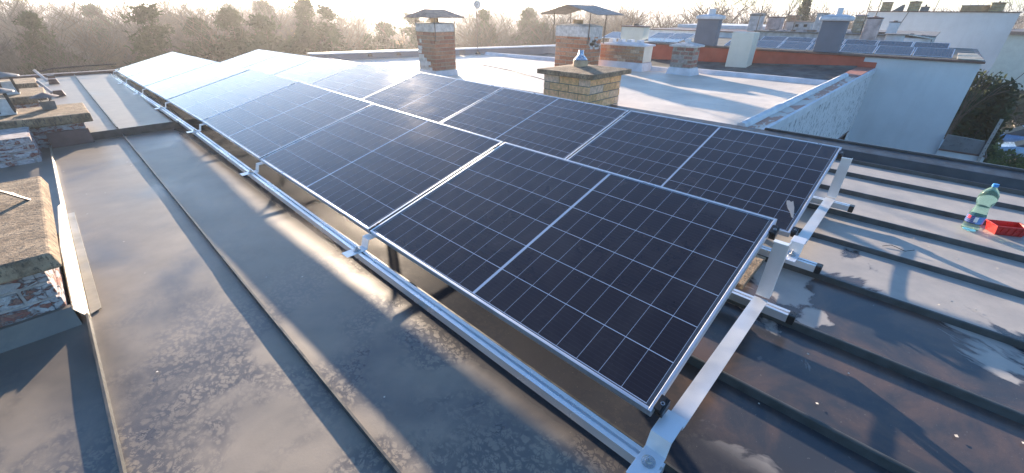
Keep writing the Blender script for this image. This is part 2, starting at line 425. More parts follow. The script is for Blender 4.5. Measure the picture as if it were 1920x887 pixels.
for x in (.52, 1.08, 1.64, 2.20, 2.74, 3.28, 3.82, 4.30):
    mb = MB()
    mb.hexa([(x-.014, -6, RZ-.01), (x+.014, -6, RZ-.01), (x+.014, 6.24, RZ-.01), (x-.014, 6.24, RZ-.01),
             (x-.008, -6, RZ+.034), (x+.008, -6, RZ+.034), (x+.008, 6.24, RZ+.034), (x-.008, 6.24, RZ+.034)])
    mb.build('seam', MT['seam'], roof, bevel=.004)
for x in (-.63, .0, .56, 1.1, 1.66, 2.2, 2.76, 3.3, 3.84):
    MB().box(x-.006, x+.006, 6.29, 12.4, RZ2-.01, RZ2+.03).build('seam', MT['seam'], roof2)
# right eaves trim in two folds, far end upstand
MB().hexa([(4.42, -6, RZ-.02), (4.66, -6, -.24), (4.66, 12.6, -.24), (4.42, 12.6, RZ-.02), (4.46, -6, -.12), (4.66, -6, -.095), (4.66, 12.6, -.095), (4.46, 12.6, -.12)]).build('eaves_trim', MT['fascia'], rh, bevel=.01)
MB().box(4.665, 4.70, -6, .93, -.30, -.075).build('gutter', MT['fascia'], rh, bevel=.008)
MB().box(-7, 4.5, 12.5, 12.68, RZ2-.2, RZ2+.05).build('end_trim', MT['rust_cap'], rh, bevel=.01)
# a thin roof edge cable and small leaf/bits
tag(MB().box(-1.02, -.92, 12.05, 12.2, RZ2, RZ2+.07).build('roof_bracket', MT['rust_cap'], loc=(-.97, 12.1, RZ2)), 'small dark block at the far end of the metal roof', 'bracket')

# ------------------------------------------------------------------ solar panels
ZP = [0, .007, .026, .047, .036, .008, -.018, -.041]
S, PW, PL, TILT = 1.742, 1.134, 1.722, .262
panel = thing('solar_module', 'near', 'solar panel')
fr = MB(); t_, h_ = .012, .035
fr.box(0, PW, 0, t_, -h_, 0); fr.box(0, PW, PL-t_, PL, -h_, 0); fr.box(0, t_, t_+.0005, PL-t_-.0005, -h_, 0); fr.box(PW-t_, PW, t_+.0005, PL-t_-.0005, -h_, 0)
fr.build('frame', MT['alu_frame'], panel, (0, 0, 0), bevel=.0015)
MB().box(t_-.001, PW-t_+.001, t_-.001, PL-t_+.001, -.012, -.0018).build('glass', MT['cells'], panel, (0, 0, 0))
MB().box(PW*.45, PW*.55, PL/2-.05, PL/2+.05, -.03, -.0125).build('junction_box', MT['black'], panel, (0, 0, 0))
ordn = ['nearest', 'second', 'third', 'fourth', 'fifth', 'sixth', 'farthest']
first = True
for row, (bx, bz, dy, rown) in enumerate(((0, 0, 0, 'front'), (1.763, -.037, .005, 'back'))):
    for k in range(7):
        o = panel if first else copy_tree(panel); first = False
        ti = TILT
        ey = Vector((0, S, ZP[k+1]-ZP[k])).normalized()
        ex = Vector((math.cos(ti), 0, math.sin(ti))); ez = ex.cross(ey).normalized(); ex = ey.cross(ez)
        j = random.uniform(-.0015, .0015)
        if k > 0: MB().box(.003, PW-.003, -.005, -.0005, -.034, -.0035).build('joint_shade_strip', MT['black'], o, (0, 0, 0))  # black strip added in each joint to paint the shaded gap
        o.matrix_world = Matrix(((ex.x, ey.x, ez.x, bx), (ex.y, ey.y, ez.y, dy+k*S+.01), (ex.z, ey.z, ez.z, bz+ZP[k]+j), (0, 0, 0, 1)))
        o['label'] = '%s dark solar panel in the %s row, %s' % (ordn[k], rown, 'beside the long aluminium rail' if row == 0 else 'on the side of the brick chimneys')
        o['group'] = 'solar panels of the %s row' % rown
# the smear of bird dropping on the near panel of the back row
m = MB(); ex = Vector((math.cos(TILT), 0, math.sin(TILT))); nn = Vector((-math.sin(TILT), 0, math.cos(TILT)))
def onB(u, v): return Vector((1.763, .015, -.037))+ex*u+Vector((0, 1, 0))*v+nn*.0004
pp = [(.315, .112), (.322, .098), (.31, .085), (.328, .078), (.26, .052), (.20, .037), (.150, .026), (.155, .038), (.20, .058), (.235, .082), (.28, .102)]
k0 = len(m.v); m.v += [tuple(onB(*q)) for q in pp]; m.v += [tuple(onB(*q)+nn*.0006) for q in pp]; n_ = len(pp)
m.face(tuple(range(n_, 2*n_))[::-1])
for i in range(n_): m.face((i, (i+1) % n_, n_+(i+1) % n_, n_+i))
tag(m.build('bird_dropping', MT['concrete_pale'], loc=(2.0, .1, .05)), 'pale smear of bird dropping on the nearest back row panel', 'dirt')

# rails following the slight sag of the roof
def rail(x, y0, y1, zt, label, cap):
    ks = [y0]+[k*S for k in range(1, 7)]+[y1]
    zs = [ZP[0]]+ZP[1:7]+[ZP[7]]
    o = thing('mounting_rail', label, 'rail', (x, y0, zt-.04), 'aluminium mounting rails')
    mb = MB()
    for (ya, yb, za, zb) in zip(ks, ks[1:], zs, zs[1:]):
        for (a, b, c, d) in ((-.023, -.0065, -.040, 0), (.0065, .023, -.040, 0), (-.0065, .0065, -.040, -.012)):
            mb.hexa([(x+a, ya, zt+c+za), (x+b, ya, zt+c+za), (x+b, yb, zt+c+zb), (x+a, yb, zt+c+zb), (x+a, ya, zt+d+za), (x+b, ya, zt+d+za), (x+b, yb, zt+d+zb), (x+a, yb, zt+d+zb)])
    mb.build('profile', MT['alu'], o)
    if cap: MB().box(x-.024, x+.024, y0-.03, y0-.0005, zt-.044, zt+.003).build('end_cap', MT['black'], o, bevel=.004)
    if cap:
        for k in range(5):
            yy = y0+.35+k*1.15
            MB().box(x-.028, x+.028, yy, yy+.05, RZ+.005, zt-.041+ZP[min(7, int(yy/S+.5))]).build('roof_clamp', MT['alu_dull'], o)
    return o
rail(-.08, -.085, 12.35, -.10, 'long slotted aluminium rail in front of the panels, nearest the bare roof', False)
rail(1.03, -.17, 12.3, -.105, 'rail with black end cap under the high edge of the front panels', True)
rail(1.61, -.17, 12.3, -.105, 'rail with black end cap between the two panel rows', True)
rail(2.72, -.17, 12.3, -.105, 'rail with black end cap under the high edge of the back panels', True)

# brackets: foot on front rail, rise to the low edge, long strip to the back rail, upright leg to the high edge
def bracket():
    b = thing('mounting_bracket', 'x', 'bracket', (0, 0, 0), 'bent aluminium panel brackets')
    MB().sweep([(-.165, -.096), (-.045, -.096), (-.028, -.040), (.055, -.036), (.060, -.060), (.105, -.064)], -.034, .034, .004).build('foot_strap', MT['alu_dull'], b, (0, 0, 0), bevel=.001)
    MB().sweep([(.065, -.0700), (.10, -.092), (1.04, -.092)], -.030, .030, .003).build('cross_strap', MT['alu_dull'], b, (0, 0, 0))
    lg = MB().sweep([(1.055, -.088), (1.055, .215), (1.01, .222)], -.030, .030, -.003)
    lg.box(1.0585, 1.09, -.030, -.027, -.085, .212)
    lg.build('leg', MT['alu_dull'], b, (0, 0, 0))
    MB().lathe((-.09, 0, -.0955), [(.021, 0), (.021, .004), (.017, .005), (.012, .006), (.011, .014), (.006, .015), (.0055, .024)], 16).build('bolt', MT['steel'], b, (0, 0, 0))
    return b
bk = bracket(); first = True
for row, (bx, bz) in enumerate(((0, 0), (1.763, -.037))):
    for k in range(8):
        o = bk if first else copy_tree(bk); first = False
        yy = -.045 if k == 0 else (k*S+(.0 if k < 7 else .03))
        zz = ZP[k]+(0 if row == 0 else .0)
        o.location = (bx-(0.06 if row else 0), yy, zz+(-.002 if row else 0))
        side = 'front row' if row == 0 else 'back row'
        if k == 0: lab = 'bent aluminium bracket at the open near end of the %s of panels' % side
        elif k == 7: lab = 'bent aluminium bracket at the far end of the %s of panels' % side
        else: lab = 'bent aluminium bracket where the %s and %s %s panels meet' % (ordn[k-1], ordn[k] if k < 6 else 'farthest', side)
        o['label'] = lab
# clamps (black L blocks with a screw) holding panels
def clamp():
    b = thing('panel_clamp', 'x', 'clamp', (0, 0, 0), 'black panel clamps')
    m = MB().box(-.028, .028, -.0125, .0125, -.036, -.004); m.box(-.028, .028, -.004, .018, -.006, .0015)
    m.build('body', MT['black'], b, (0, 0, 0), bevel=.001)
    MB().lathe((0, 0, -.004), [(.007, 0), (.007, .007), (.004, .007), (.004, .004)], 12).build('screw', MT['steel'], b, (0, 0, 0))
    return b
cl = clamp(); first = True
for row, (bx, bz, dy) in enumerate(((0, 0, 0), (1.763, -.037, .005))):
    for k in range(8):
        for e, u in enumerate((.045, 1.085)):
            o = cl if first else copy_tree(cl); first = False
            ex = Vector((math.cos(TILT), 0, math.sin(TILT))); nz_ = Vector((-math.sin(TILT), 0, math.cos(TILT)))
            if k == 0: yy = -.006+dy
            elif k == 7: yy = 7*S+.002+dy
            else: yy = k*S+dy
            p = Vector((bx, yy, bz+ZP[k]))+ex*(u+ (.0 if e == 0 else -.03))+nz_*.0005
            o.matrix_world = Matrix(((ex.x, 0, nz_.x, p.x), (0, 1, 0, p.y), (ex.z, 0, nz_.z, p.z), (0, 0, 0, 1)))
            if 0 < k < 7: o.scale = (1, .36, 1)
            sd_ = 'low edge' if e == 0 else 'high edge'; rn = 'front' if row == 0 else 'back'
            where = 'open near end' if k == 0 else 'far end' if k == 7 else 'joint %s the %s panel' % ('behind', ordn[k-1])
            o['label'] = 'black clamp at the %s, %s, of the %s panel row' % (sd_, where, rn)
# ballast slab / wooden batten showing under the panels' near end
tag(MB().box(.86, .97, .10, 1.0, RZ+.002, RZ+.05).build('wood_batten', MT['timber'], loc=(.9, .1, RZ), bevel=.003), 'yellow wood batten lying on the roof under the near front panel', 'batten')
tag(MB().box(1.16, 1.55, .06, .12, RZ+.042, RZ+.07).build('wood_batten', MT['concrete'], loc=(1.3, .09, RZ+.04), bevel=.003), 'weathered grey batten between the two panel rows', 'batten')

# ------------------------------------------------------------------ bricks
def bricks(mb, x0, x1, y0, y1, z0, z1, bl, bh, cols, gap=.010, skip=0., proud=.006, rng=None):
    rng = rng or random
    nz_ = max(1, round((z1-z0)/bh)); bh = (z1-z0)/nz_
    for r in range(nz_):
        za, zb = z0+r*bh+gap/2, z0+(r+1)*bh-gap/2
        off = bl/2 if r % 2 else 0
        def run(a, b, fn):
            p = a-off
            while p < b-.01:
                q = min(p+bl, b); s_ = max(p, a)
                if q-s_ > .02 and rng.random() >= skip:
                    c = rng.choice(cols); k = rng.uniform(.82, 1.12); j = rng.uniform(-.002, .002)
                    fn(s_+gap/2*(s_ > a), q-gap/2*(q < b), tuple(v*k for v in c), j)
                p += bl
        run(y0, y1, lambda a, b, c, j: mb.box(x0-proud+j, x0+.03, a, b, za, zb, c))
        run(y0, y1, lambda a, b, c, j: mb.box(x1-.03, x1+proud+j, a, b, za, zb, c))
        run(x0+.031, x1-.031, lambda a, b, c, j: mb.box(a, b, y0-proud+.001+j, y0+.03, za+.0005, zb-.0005, c))
        run(x0+.031, x1-.031, lambda a, b, c, j: mb.box(a, b, y1-.03, y1+proud-.001+j, za+.0005, zb-.0005, c))

def slab(mb, x0, x1, y0, y1, z0, z1, rise=0., ix=.25):
    mb.box(x0, x1, y0, y1, z0, z1)
    if rise: mb.hexa([(x0+.004, y0+.004, z1+.0005), (x1-.004, y0+.004, z1+.0005), (x1-.004, y1-.004, z1+.0005), (x0+.004, y1-.004, z1+.0005),
                      (x0+(x1-x0)*ix, y0+(y1-y0)*ix, z1+rise), (x1-(x1-x0)*ix, y0+(y1-y0)*ix, z1+rise), (x1-(x1-x0)*ix, y1-(y1-y0)*ix, z1+rise), (x0+(x1-x0)*ix, y1-(y1-y0)*ix, z1+rise)])
    return mb
def pot(o, x, y, z, r, h, mat='clay', n=20, name='flue_pot'):
    return MB().lathe((x, y, z), [(r*1.05, 0), (r, h*.15), (r*.97, h*.8), (r*1.04, h*.85), (r*1.04, h), (r*.8, h), (r*.78, h*.5)], n, False).build(name, MT[mat], o, smooth=True)

# yellow brick chimney beside the back row
yc = thing('brick_chimney', 'yellow brick chimney with concrete slab top right behind the panels', 'chimney', (4.4, 3.4, RZ))
YB = [(.95, .54, .28), (.93, .52, .25), (.88, .55, .34), (.84, .56, .40)]
MB().box(4.004, 4.446, 3.004, 3.776, RZ-.1, .32).build('mortar_core', MT['mortar_yellow'], yc)
MB().box(4.44, 4.816, 3.004, 3.776, -.35, .319).build('mortar_core', MT['mortar_yellow'], yc)
mb = MB(); bricks(mb, 4.0, 4.82, 3.0, 3.78, -.30, .32, .335, .105, YB, .012); mb.build('brickwork', MT['brick'], yc, bevel=0)
slab(MB(), 3.92, 4.93, 2.90, 3.86, .322, .385, .045, .4).build('cap_slab', MT['concrete'], yc, bevel=.006)
MB().lathe((4.36, 3.42, .40), [(.105, 0), (.105, .10), (.088, .105), (.08, .06)], 24, False).build('flue_pot', MT['clay'], yc, smooth=True)
cw = MB(); cw.lathe((4.36, 3.42, .51), [(.098, .0), (.040, .062), (.037, .066), (.037, .125), (.030, .125), (.03, .07), (.09, 0.004)], 28, False)
cowl = cw.build('flue_cowl', MT['stainless'], yc, smooth=True)
mb = MB()
for a in range(6): mb.tube((4.36+.085*math.cos(a), 3.42+.085*math.sin(a), .49), (4.36+.085*math.cos(a), 3.42+.085*math.sin(a), .515), .004)
mb.build('cowl_leg', MT['steel'], yc)

RB = [(.34, .13, .08), (.38, .16, .10), (.30, .12, .08), (.42, .20, .13), (.33, .17, .12)]
TB = [(.42, .26, .16), (.46, .31, .19), (.36, .22, .15), (.50, .38, .27), (.40, .20, .13)]
# canopied chimney, nearest of the red ones (backlit)
c1 = thing('brick_chimney', 'tall red brick chimney with hipped sheet canopy and peeling white patch', 'chimney', (5.3, 8.0, RZ))
MB().box(5.004, 5.566, 7.724, 8.316, RZ-.05, .72).build('mortar_core', MT['mortar'], c1)
mb = MB(); bricks(mb, 5.0, 5.57, 7.72, 8.32, RZ+.13, .70, .25, .0735, RB, .010); mb.build('brickwork', MT['brick'], c1)
MB().box(4.975, 5.60, 7.69, 8.345, RZ-.03, RZ+.12).build('base_plaster', MT['whitecoat'], c1, bevel=.01)
slab(MB(), 4.98, 5.59, 7.70, 8.34, .705, .86, .02, .1).build('top_plaster', MT['pale_plaster'], c1, bevel=.01)
m = MB()
for z_, y_, w_ in ((.0, 8.16, .30), (.07, 8.12, .38), (.14, 8.18, .26), (.21, 8.22, .17), (-.05, 8.10, .42), (.30, 8.26, .11), (.38, 8.24, .13), (.52, 8.2, .05)):
    m.box(4.982, 4.9935, y_-w_*.6, min(8.318, y_+w_*.5), z_-.037, z_+.036)
m.build('plaster_patch', MT['pale_plaster'], c1)
pot(c1, 5.28, 8.02, .88, .09, .10, 'clay')
def hip(mb, x0, x1, y0, y1, z0, z1, rx, ry, t=.012):
    xc, yc_ = (x0+x1)/2, (y0+y1)/2
    r0, r1 = (xc-rx, yc_-ry, z1), (xc+rx, yc_+ry, z1)
    for dz in (0, -t):
        a, b, c, d = [(x0, y0, z0+dz), (x1, y0, z0+dz), (x1, y1, z0+dz), (x0, y1, z0+dz)]
        e, f = (r0[0], r0[1], z1+dz), (r1[0], r1[1], z1+dz)
        k = len(mb.v); mb.v += [a, b, c, d, e, f]
        if ry > rx: fs = [(0, 1, 4), (1, 2, 5, 4), (2, 3, 5), (3, 0, 4, 5)]
        else: fs = [(0, 1, 5, 4), (1, 2, 5), (2, 3, 4, 5), (3, 0, 4)]
        for f_ in fs: mb.face(tuple(k+i for i in f_))
    return mb
hip(MB(), 4.78, 5.80, 7.60, 8.45, .985, 1.14, .30, .04).build('canopy', MT['rusty_sheet'], c1)
for px_, py_ in ((5.02, 7.68), (5.55, 7.68), (5.02, 8.36), (5.55, 8.36)):
    MB().tube((px_, py_, .52), (px_, py_, .99), .009).build('canopy_leg', MT['iron'], c1)

# orange brick chimney with gabled sheet canopy
c2 = thing('brick_chimney', 'orange brick chimney with crumbling plaster top and grey gabled sheet canopy', 'chimney', (9.0, 6.6, RZ))
OB = [(.44, .17, .09), (.48, .21, .12), (.40, .15, .08), (.50, .26, .16)]
x0, x1, y0, y1 = 8.5, 9.14, 6.17, 7.13
MB().box(x0+.004, x1-.004, y0+.004, y1-.004, RZ-.05, .62).build('mortar_core', MT['mortar'], c2)
mb = MB(); bricks(mb, x0, x1, y0, y1, RZ, .60, .40, .105, OB, .016); mb.build('brickwork', MT['brick'], c2)
slab(MB(), x0-.02, x1+.02, y0-.02, y1+.02, .56, .80, .05, .25).build('top_plaster', MT['pale_plaster'], c2, bevel=.015)
m = MB()
for q in range(16):
    a = random.random(); z_ = .30+.28*random.random()
    m.box(x0+a*.5, x0+a*.5+.10+.08*random.random(), y0-.016, y0-.008, z_-.04, z_+.05*random.random())
m.build('plaster_patch', MT['pale_plaster'], c2)
pot(c2, 8.82, 6.70, .84, .13, .10)
m = MB(); gx0, gx1, gy0, gy1 = 8.25, 9.45, 5.75, 7.55
for dz in (0, -.014):
    m.quad((gx0, gy0, 1.06+dz), (gx1, gy0, 1.06+dz), (gx1, (gy0+gy1)/2, 1.27+dz), (gx0, (gy0+gy1)/2, 1.27+dz))
    m.quad((gx0, (gy0+gy1)/2, 1.27+dz), (gx1, (gy0+gy1)/2, 1.27+dz), (gx1, gy1, 1.06+dz), (gx0, gy1, 1.06+dz))
m.build('canopy', MT['grey_sheet'], c2)
for px_, py_ in ((8.47, 6.1), (9.17, 6.1), (8.47, 7.2), (9.17, 7.2)):
    MB().tube((px_, py_, .40), (px_, py_, 1.09), .014).build('canopy_leg', MT['iron'], c2)

# low wide chimney with white upstand
c3 = thing('brick_chimney', 'low wide tan brick chimney with four square flues and white base', 'chimney', (9.7, 5.7, RZ))
x0, x1, y0, y1 = 9.42, 9.86, 5.08, 6.32
MB().box(x0+.004, x1-.004, y0+.004, y1-.004, RZ-.05, .36).build('mortar_core', MT['mortar'], c3)
mb = MB(); bricks(mb, x0, x1, y0, y1, -.02, .36, .235, .072, TB, .012); mb.build('brickwork', MT['brick'], c3)
MB().box(x0+.02, x1+.02, y0-.012, y0-.0075, .0, .355).build('side_plaster', MT['cream'], c3)
MB().taper(x0-.09, x1+.06, y0-.09, y1+.06, RZ-.02, -.01, .045, .045).build('base_plaster', MT['whitecoat'], c3, bevel=.02)
slab(MB(), x0-.06, x1+.05, y0-.07, y1+.05, .362, .40, .04, .3).build('cap_slab', MT['whitecoat'], c3, bevel=.01)
for q in range(4): MB().box(x0+.14, x0+.32, y0+.17+q*.27, y0+.30+q*.27, .41, .50).build('flue_pot', MT['whitecoat'], c3, bevel=.012)

# small chimney on the curb
c4 = thing('brick_chimney', 'small chimney of red bricks in thick grey mortar on the white kerb', 'chimney', (9.7, 4.1, RZ))
x0, x1, y0, y1 = 9.47, 9.86, 3.86, 4.36
MB().box(x0, x1, y0, y1, RZ-.05, .42).build('mortar_core', MT['mortar'], c4, bevel=.012)
mb = MB(); bricks(mb, x0, x1, y0, y1, -.03, .41, .20, .082, [(.34, .13, .10), (.30, .16, .13), (.36, .20, .17), (.30, .27, .26)], .026, .12, .003); mb.build('brickwork', MT['brick'], c4)
MB().taper(x0-.08, x1+.08, y0-.08, y1+.06, RZ-.02, -.035, .05, .05).build('base_plaster', MT['whitecoat'], c4, bevel=.02)
slab(MB(), x0-.07, x1+.07, y0-.07, y1+.07, .412, .45, .06, .38).build('cap_slab', MT['pale_plaster'], c4, bevel=.01)
MB().box(9.61, 9.72, 4.05, 4.16, .50, .58).build('flue_pot', MT['whitecoat'], c4, bevel=.01)

# ------------------------------------------------------------------ white-roofed neighbour
nh = thing('row_house', 'neighbouring row house with sunlit white coated flat roof', 'house', (8, 6, GZ))
def farY(x): return 12.9-.29*(x-4.5)
m = MB(); NX, NY = 24, 44
for j in range(NY+1):
    for i in range(NX+1):
        x = 4.70+(10.3-4.70)*i/NX; ya = 1.28-.038*(x-4.7); y = ya+(farY(x)-.2-ya)*j/NY
        m.v.append((x, y, RZ+.012*noise.noise(Vector((x*.8, y*.8, 5)))))
for j in range(NY):
    for i in range(NX): a = j*(NX+1)+i; m.face((a, a+1, a+NX+2, a+NX+1))
m.build('roof', MT['membrane'], nh, smooth=True)
# end coping along the street side; runs from near our eaves to the red wall, slightly rising
A = Vector((4.705, .95, -.12)); B = Vector((12.0, .65, .045))
def cop(t, dy, dz): p = A.lerp(B, t); return (p.x, p.y+dy, p.z+dz)
def coping(t0, t1, prof, name, mat, n=10, wob=0.):
    mb = MB(); k = len(prof)
    for i in range(n+1):
        t = t0+(t1-t0)*i/n
        for j, (dy, dz) in enumerate(prof):
            wv = wob*noise.noise(Vector((t*30, j*2.2, 1))); mb.v.append(cop(t, dy+wv, dz))
    for i in range(n):
        for j in range(k-1): a = i*k+j; mb.face((a, a+1, a+k+1, a+k))
    mb.face(tuple(range(k))); mb.face(tuple(range(n*k, n*k+k))[::-1])
    return mb.build(name, mat, nh, smooth=False)
T1 = (10.3-4.705)/(12-4.705)
coping(0, 1, [(-.012, -.10), (-.012, .004), (.03, .006), (.03, -.10)], 'coping_edge', MT['whitecoat'], 24)
coping(0, T1, [(.031, -.10), (.031, .0), (.19, -.004), (.19, -.10)], 'coping', MT['worn_coping'], 30, .004)
coping(0, T1, [(.191, -.12), (.191, .0), (.21, .045), (.25, .06), (.29, .04), (.33, -.05), (.37, -.10)], 'roof_fillet', MT['whitecoat'], 40, .014)
coping(T1+.0005, 1, [(.031, -.12), (.031, .012), (.34, .010), (.34, -.12)], 'red_coping', MT['red_tile'], 8)
# inner kerb line between white roof and dark felt roof
m = MB()
for (xa, ya, xb, yb) in ((10.28, 1.15, 10.28, 4.0), (9.86, 4.25, 9.86, 5.3), (10.0, 5.9, 9.5, 10.9)):
    m.hexa([(xa-.10, ya, RZ-.02), (xa+.10, ya, RZ-.02), (xb+.10, yb, RZ-.02), (xb-.10, yb, RZ-.02), (xa-.02, ya, RZ+.09), (xa+.07, ya, RZ+.09), (xb+.07, yb, RZ+.09), (xb-.02, yb, RZ+.09)])
m.build('kerb_upstand', MT['whitecoat'], nh, bevel=.012)
# dark felt strip roof up to the red wall
m = MB(); m.quad((10.33, 1.05, -.14), (12.2, .9, .035), (12.2, 12., -.30), (9.9, 12., -.24)); m.build('felt_roof', MT['dark_felt'], nh)
# far parapet
m = MB(); t_ = .28
for (xa, xb) in ((4.4, 8.75), (8.95, 15.5)):
    m.hexa([(xa, farY(xa)-t_, -.35), (xb, farY(xb)-t_, -.35), (xb, farY(xb), -.35), (xa, farY(xa), -.35), (xa, farY(xa)-t_, -.03), (xb, farY(xb)-t_, -.03), (xb, farY(xb), -.03), (xa, farY(xa), -.03)])
m.build('parapet', MT['grey_render'], nh)
m = MB(); m.hexa([(4.35, farY(4.35)-t_-.04, -.029), (15.5, farY(15.5)-t_-.04, -.029), (15.5, farY(15.5)+.04, -.029), (4.35, farY(4.35)+.04, -.029), (4.35, farY(4.35)-t_-.02, .01), (15.5, farY(15.5)-t_-.02, .01), (15.5, farY(15.5)+.02, .01), (4.35, farY(4.35)+.02, .01)])
m.build('parapet_capping', MT['whitecoat'], nh, bevel=.008)
for xx in (5.9, 6.75, 7.6): MB().taper(xx-.06, xx+.06, farY(xx)-t_-.09, farY(xx)-t_-.002, -.12, -.045, .03, .02).build('scupper', MT['iron'], nh)
# gable wall (stippled) facing us with a window under its lintel
m = MB(); wa, wb = Vector((4.705, .955, 0)), Vector((12.0, .655, 0))
def wl(x, z): t = (x-4.705)/(12-4.705); return (x, .955+(.655-.955)*t, z)
for (xa, xb, za0, za1) in ((4.705, 10.0, GZ, None), (10.0, 11.6, GZ, -2.5), (10.0, 11.6, -1.32, None), (11.6, 12.0, GZ, None)):
    ta, tb = (xa-4.705)/7.295, (xb-4.705)/7.295
    top = lambda t: -.12+.165*t-.10
    m.quad(wl(xa, za0), wl(xb, za0), wl(xb, za1 if za1 else top(tb)), wl(xa, za1 if za1 else top(ta)))
gw = m.build('wall', MT['stipple'], nh)
wn = MB().quad((10., .99, -2.5), (11.6, .92, -2.5), (11.6, .92, -1.32), (10., .99, -1.32)).build('window', MT['glass_dark'], nh)
MB().hexa([(9.99, .72, -1.322), (11.61, .655, -1.322), (11.61, .95, -1.322), (9.99, .99, -1.322), (9.99, .72, -1.30), (11.61, .655, -1.30), (11.61, .95, -1.30), (9.99, .99, -1.30)]).build('lintel', MT['rust_cap'], wn)
MB().box(4.72, 11.99, 1.35, 11.9, GZ, -.30).build('wall', MT['rough_white'], nh)

cb = MB(); pts = [(7.2, 8.6, RZ+.03), (6.9, 7.2, RZ+.03), (6.5, 6.2, RZ+.03), (6.15, 5.2, RZ+.03), (5.6, 4.4, RZ+.03)]
for a, b in zip(pts, pts[1:]): cb.tube(a, b, .010, n=6)
tag(cb.build('cable', MT['iron'], loc=(6.5, 6.2, RZ)), 'loose thin cable lying across the sunlit white roof', 'cable')
# antenna pole with small dish
an = thing('antenna_mast', 'thin steel mast with round white dish beyond the white roof parapet', 'antenna', (9.4, 11.2, -.2))
MB().tube((9.4, 11.2, -.2), (9.4, 11.2, 2.3), .018).build('pole', MT['iron'], an)
MB().lathe((9.4, 11.2, -.2), [(.10, 0), (.08, .06), (.03, .09)], 14).build('foot', MT['iron'], an)
m = MB(); pr = [(.0, .02), (.07, .014), (.12, .0), (.125, -.012)]; dn = Vector((-.62, -.78, .05)).normalized(); du = dn.orthogonal().normalized(); dv = dn.cross(du); dc = Vector((9.30, 11.05, 1.30))
N = 24
for (r, z) in pr:
    for i in range(N): a = 2*math.pi*i/N; m.v.append(tuple(dc+du*r*math.cos(a)+dv*r*math.sin(a)-dn*(.02-z)))
for j in range(len(pr)-1):
    for i in range(N): m.face((j*N+i, j*N+(i+1) % N, (j+1)*N+(i+1) % N, (j+1)*N+i))
m.build('dish', MT['pale_plaster'], an, smooth=True)
MB().tube(tuple(dc), (9.4, 11.2, 1.30), .015).build('dish_arm', MT['iron'], an)

# ------------------------------------------------------------------ second neighbour with red/white wall and panels
h2 = thing('row_house', 'row house with red painted wall turning into a plain pale gable', 'house', (14, 2, GZ))
MB().box(12.0, 16.9, -.96, 6.40, GZ, .27).build('wall', MT['smooth_white'], h2)
m = MB(); xw = 11.992
m.v += [(xw, .92, -.30), (xw, 6.41, -.42), (xw, 6.41, .27), (xw, .92, .27), (xw, .92, .172), (xw, .67, .168), (xw, .67, .03), (xw, .92, -.02)]
m.face((0, 3, 2, 1)); m.face((7, 6, 5, 4)); m.build('red_wall', MT['red_wall'], h2)
MB().box(11.95, 16.95, -1.0, 6.44, .271, .312).build('roof_capping', MT['rust_cap'], h2, bevel=.006)
MB().box(12.05, 16.9, -.9, 6.35, .313, .318).build('roof', MT['dark_felt'], h2)
# felt skirting under red wall
MB().hexa([(11.90, 1.0, .0), (11.99, 1.0, .0), (11.99, 6.4, -.35), (11.90, 6.4, -.35), (11.97, 1.0, .075), (11.99, 1.0, .075), (11.99, 6.4, -.20), (11.97, 6.4, -.20)]).build('felt_skirting', MT['dark_felt'], h2)
# balcony lower right
bl = thing('balcony', 'pale balcony with grey sheet railing on the plain gable house', 'balcony', (12.2, -1.3, -1.6))
MB().box(11.92, 13.6, -1.70, -.962, -2.3, -1.47).build('parapet', MT['smooth_white'], bl, bevel=.01)
MB().hexa([(11.90, -1.66, -1.43), (11.93, -1.66, -1.43), (11.93, -.97, -1.47), (11.90, -.97, -1.47), (11.90, -1.58, -1.16), (11.93, -1.58, -1.16), (11.93, -.99, -1.13), (11.90, -.99, -1.13)]).build('railing_panel', MT['balcony_glass'], bl)
MB().box(11.895, 11.935, -1.72, -.97, -1.475, -1.44).build('bottom_rail', MT['rust_cap'], bl)
MB().tube((11.9, -1.58, -1.15), (11.9, -1.71, -1.5), .014).build('brace', MT['iron'], bl)
pt = thing('perforated_post', 'pale perforated steel post standing at the balcony corner', 'post', (11.88, -1.62, -1.7))
m = MB().box(11.86, 11.90, -1.65, -1.60, -2.4, -.70); m.build('post', MT['concrete_pale'], pt)
m = MB()
for q in range(9): m.box(11.853, 11.858, -1.632, -1.618, -.80-q*.1, -.785-q*.1)
m.build('holes', MT['iron'], pt)

# panels on the second neighbour
def far_panel(name, y_hi, y_lo, xl, zl, xh, zh, label, group, shift=0., proto={}):
    """landscape panel from low edge (xl,zl) to high edge (xh,zh)"""
    o = thing(name, label, 'solar panel', (xl, y_lo, zl), group)
    W_, L_ = .60, .66
    slope = Vector((xh-xl, 0, zh-zl)); 
    if 'g' not in proto:
        fr = MB(); t = .014; 
        fr.box(0, W_, 0, t, -.02, 0); fr.box(0, W_, L_-t, L_, -.02, 0); fr.box(0, t, t, L_-t, -.02, 0); fr.box(W_-t, W_, t, L_-t, -.02, 0)
        a = fr.build('frame', MT['alu_frame'], o, (0, 0, 0)); b = MB().box(t, W_-t, t, L_-t, -.01, -.003).build('glass', MT['cells_far'], o, (0, 0, 0))
        proto['g'] = (a.data, b.data)
    else:
        for n_, d in zip(('frame', 'glass'), proto['g']):
            q = bpy.data.objects.new(n_, d); col.objects.link(q); q.parent = o
    ey = Vector((0, 1, 0)); ex = slope.normalized(); ez = ex.cross(ey)
    sx = slope.length/W_; sy = (y_hi-y_lo)/L_
    o.matrix_world = Matrix(((ex.x*sx, 0, ez.x, xl), (0, sy, 0, y_lo), (ex.z*sx, 0, ez.z, zl), (0, 0, 0, 1)))
    return o
r1 = [-.51, .155, .83, 1.50, 2.16, 2.83, 3.50, 4.17]
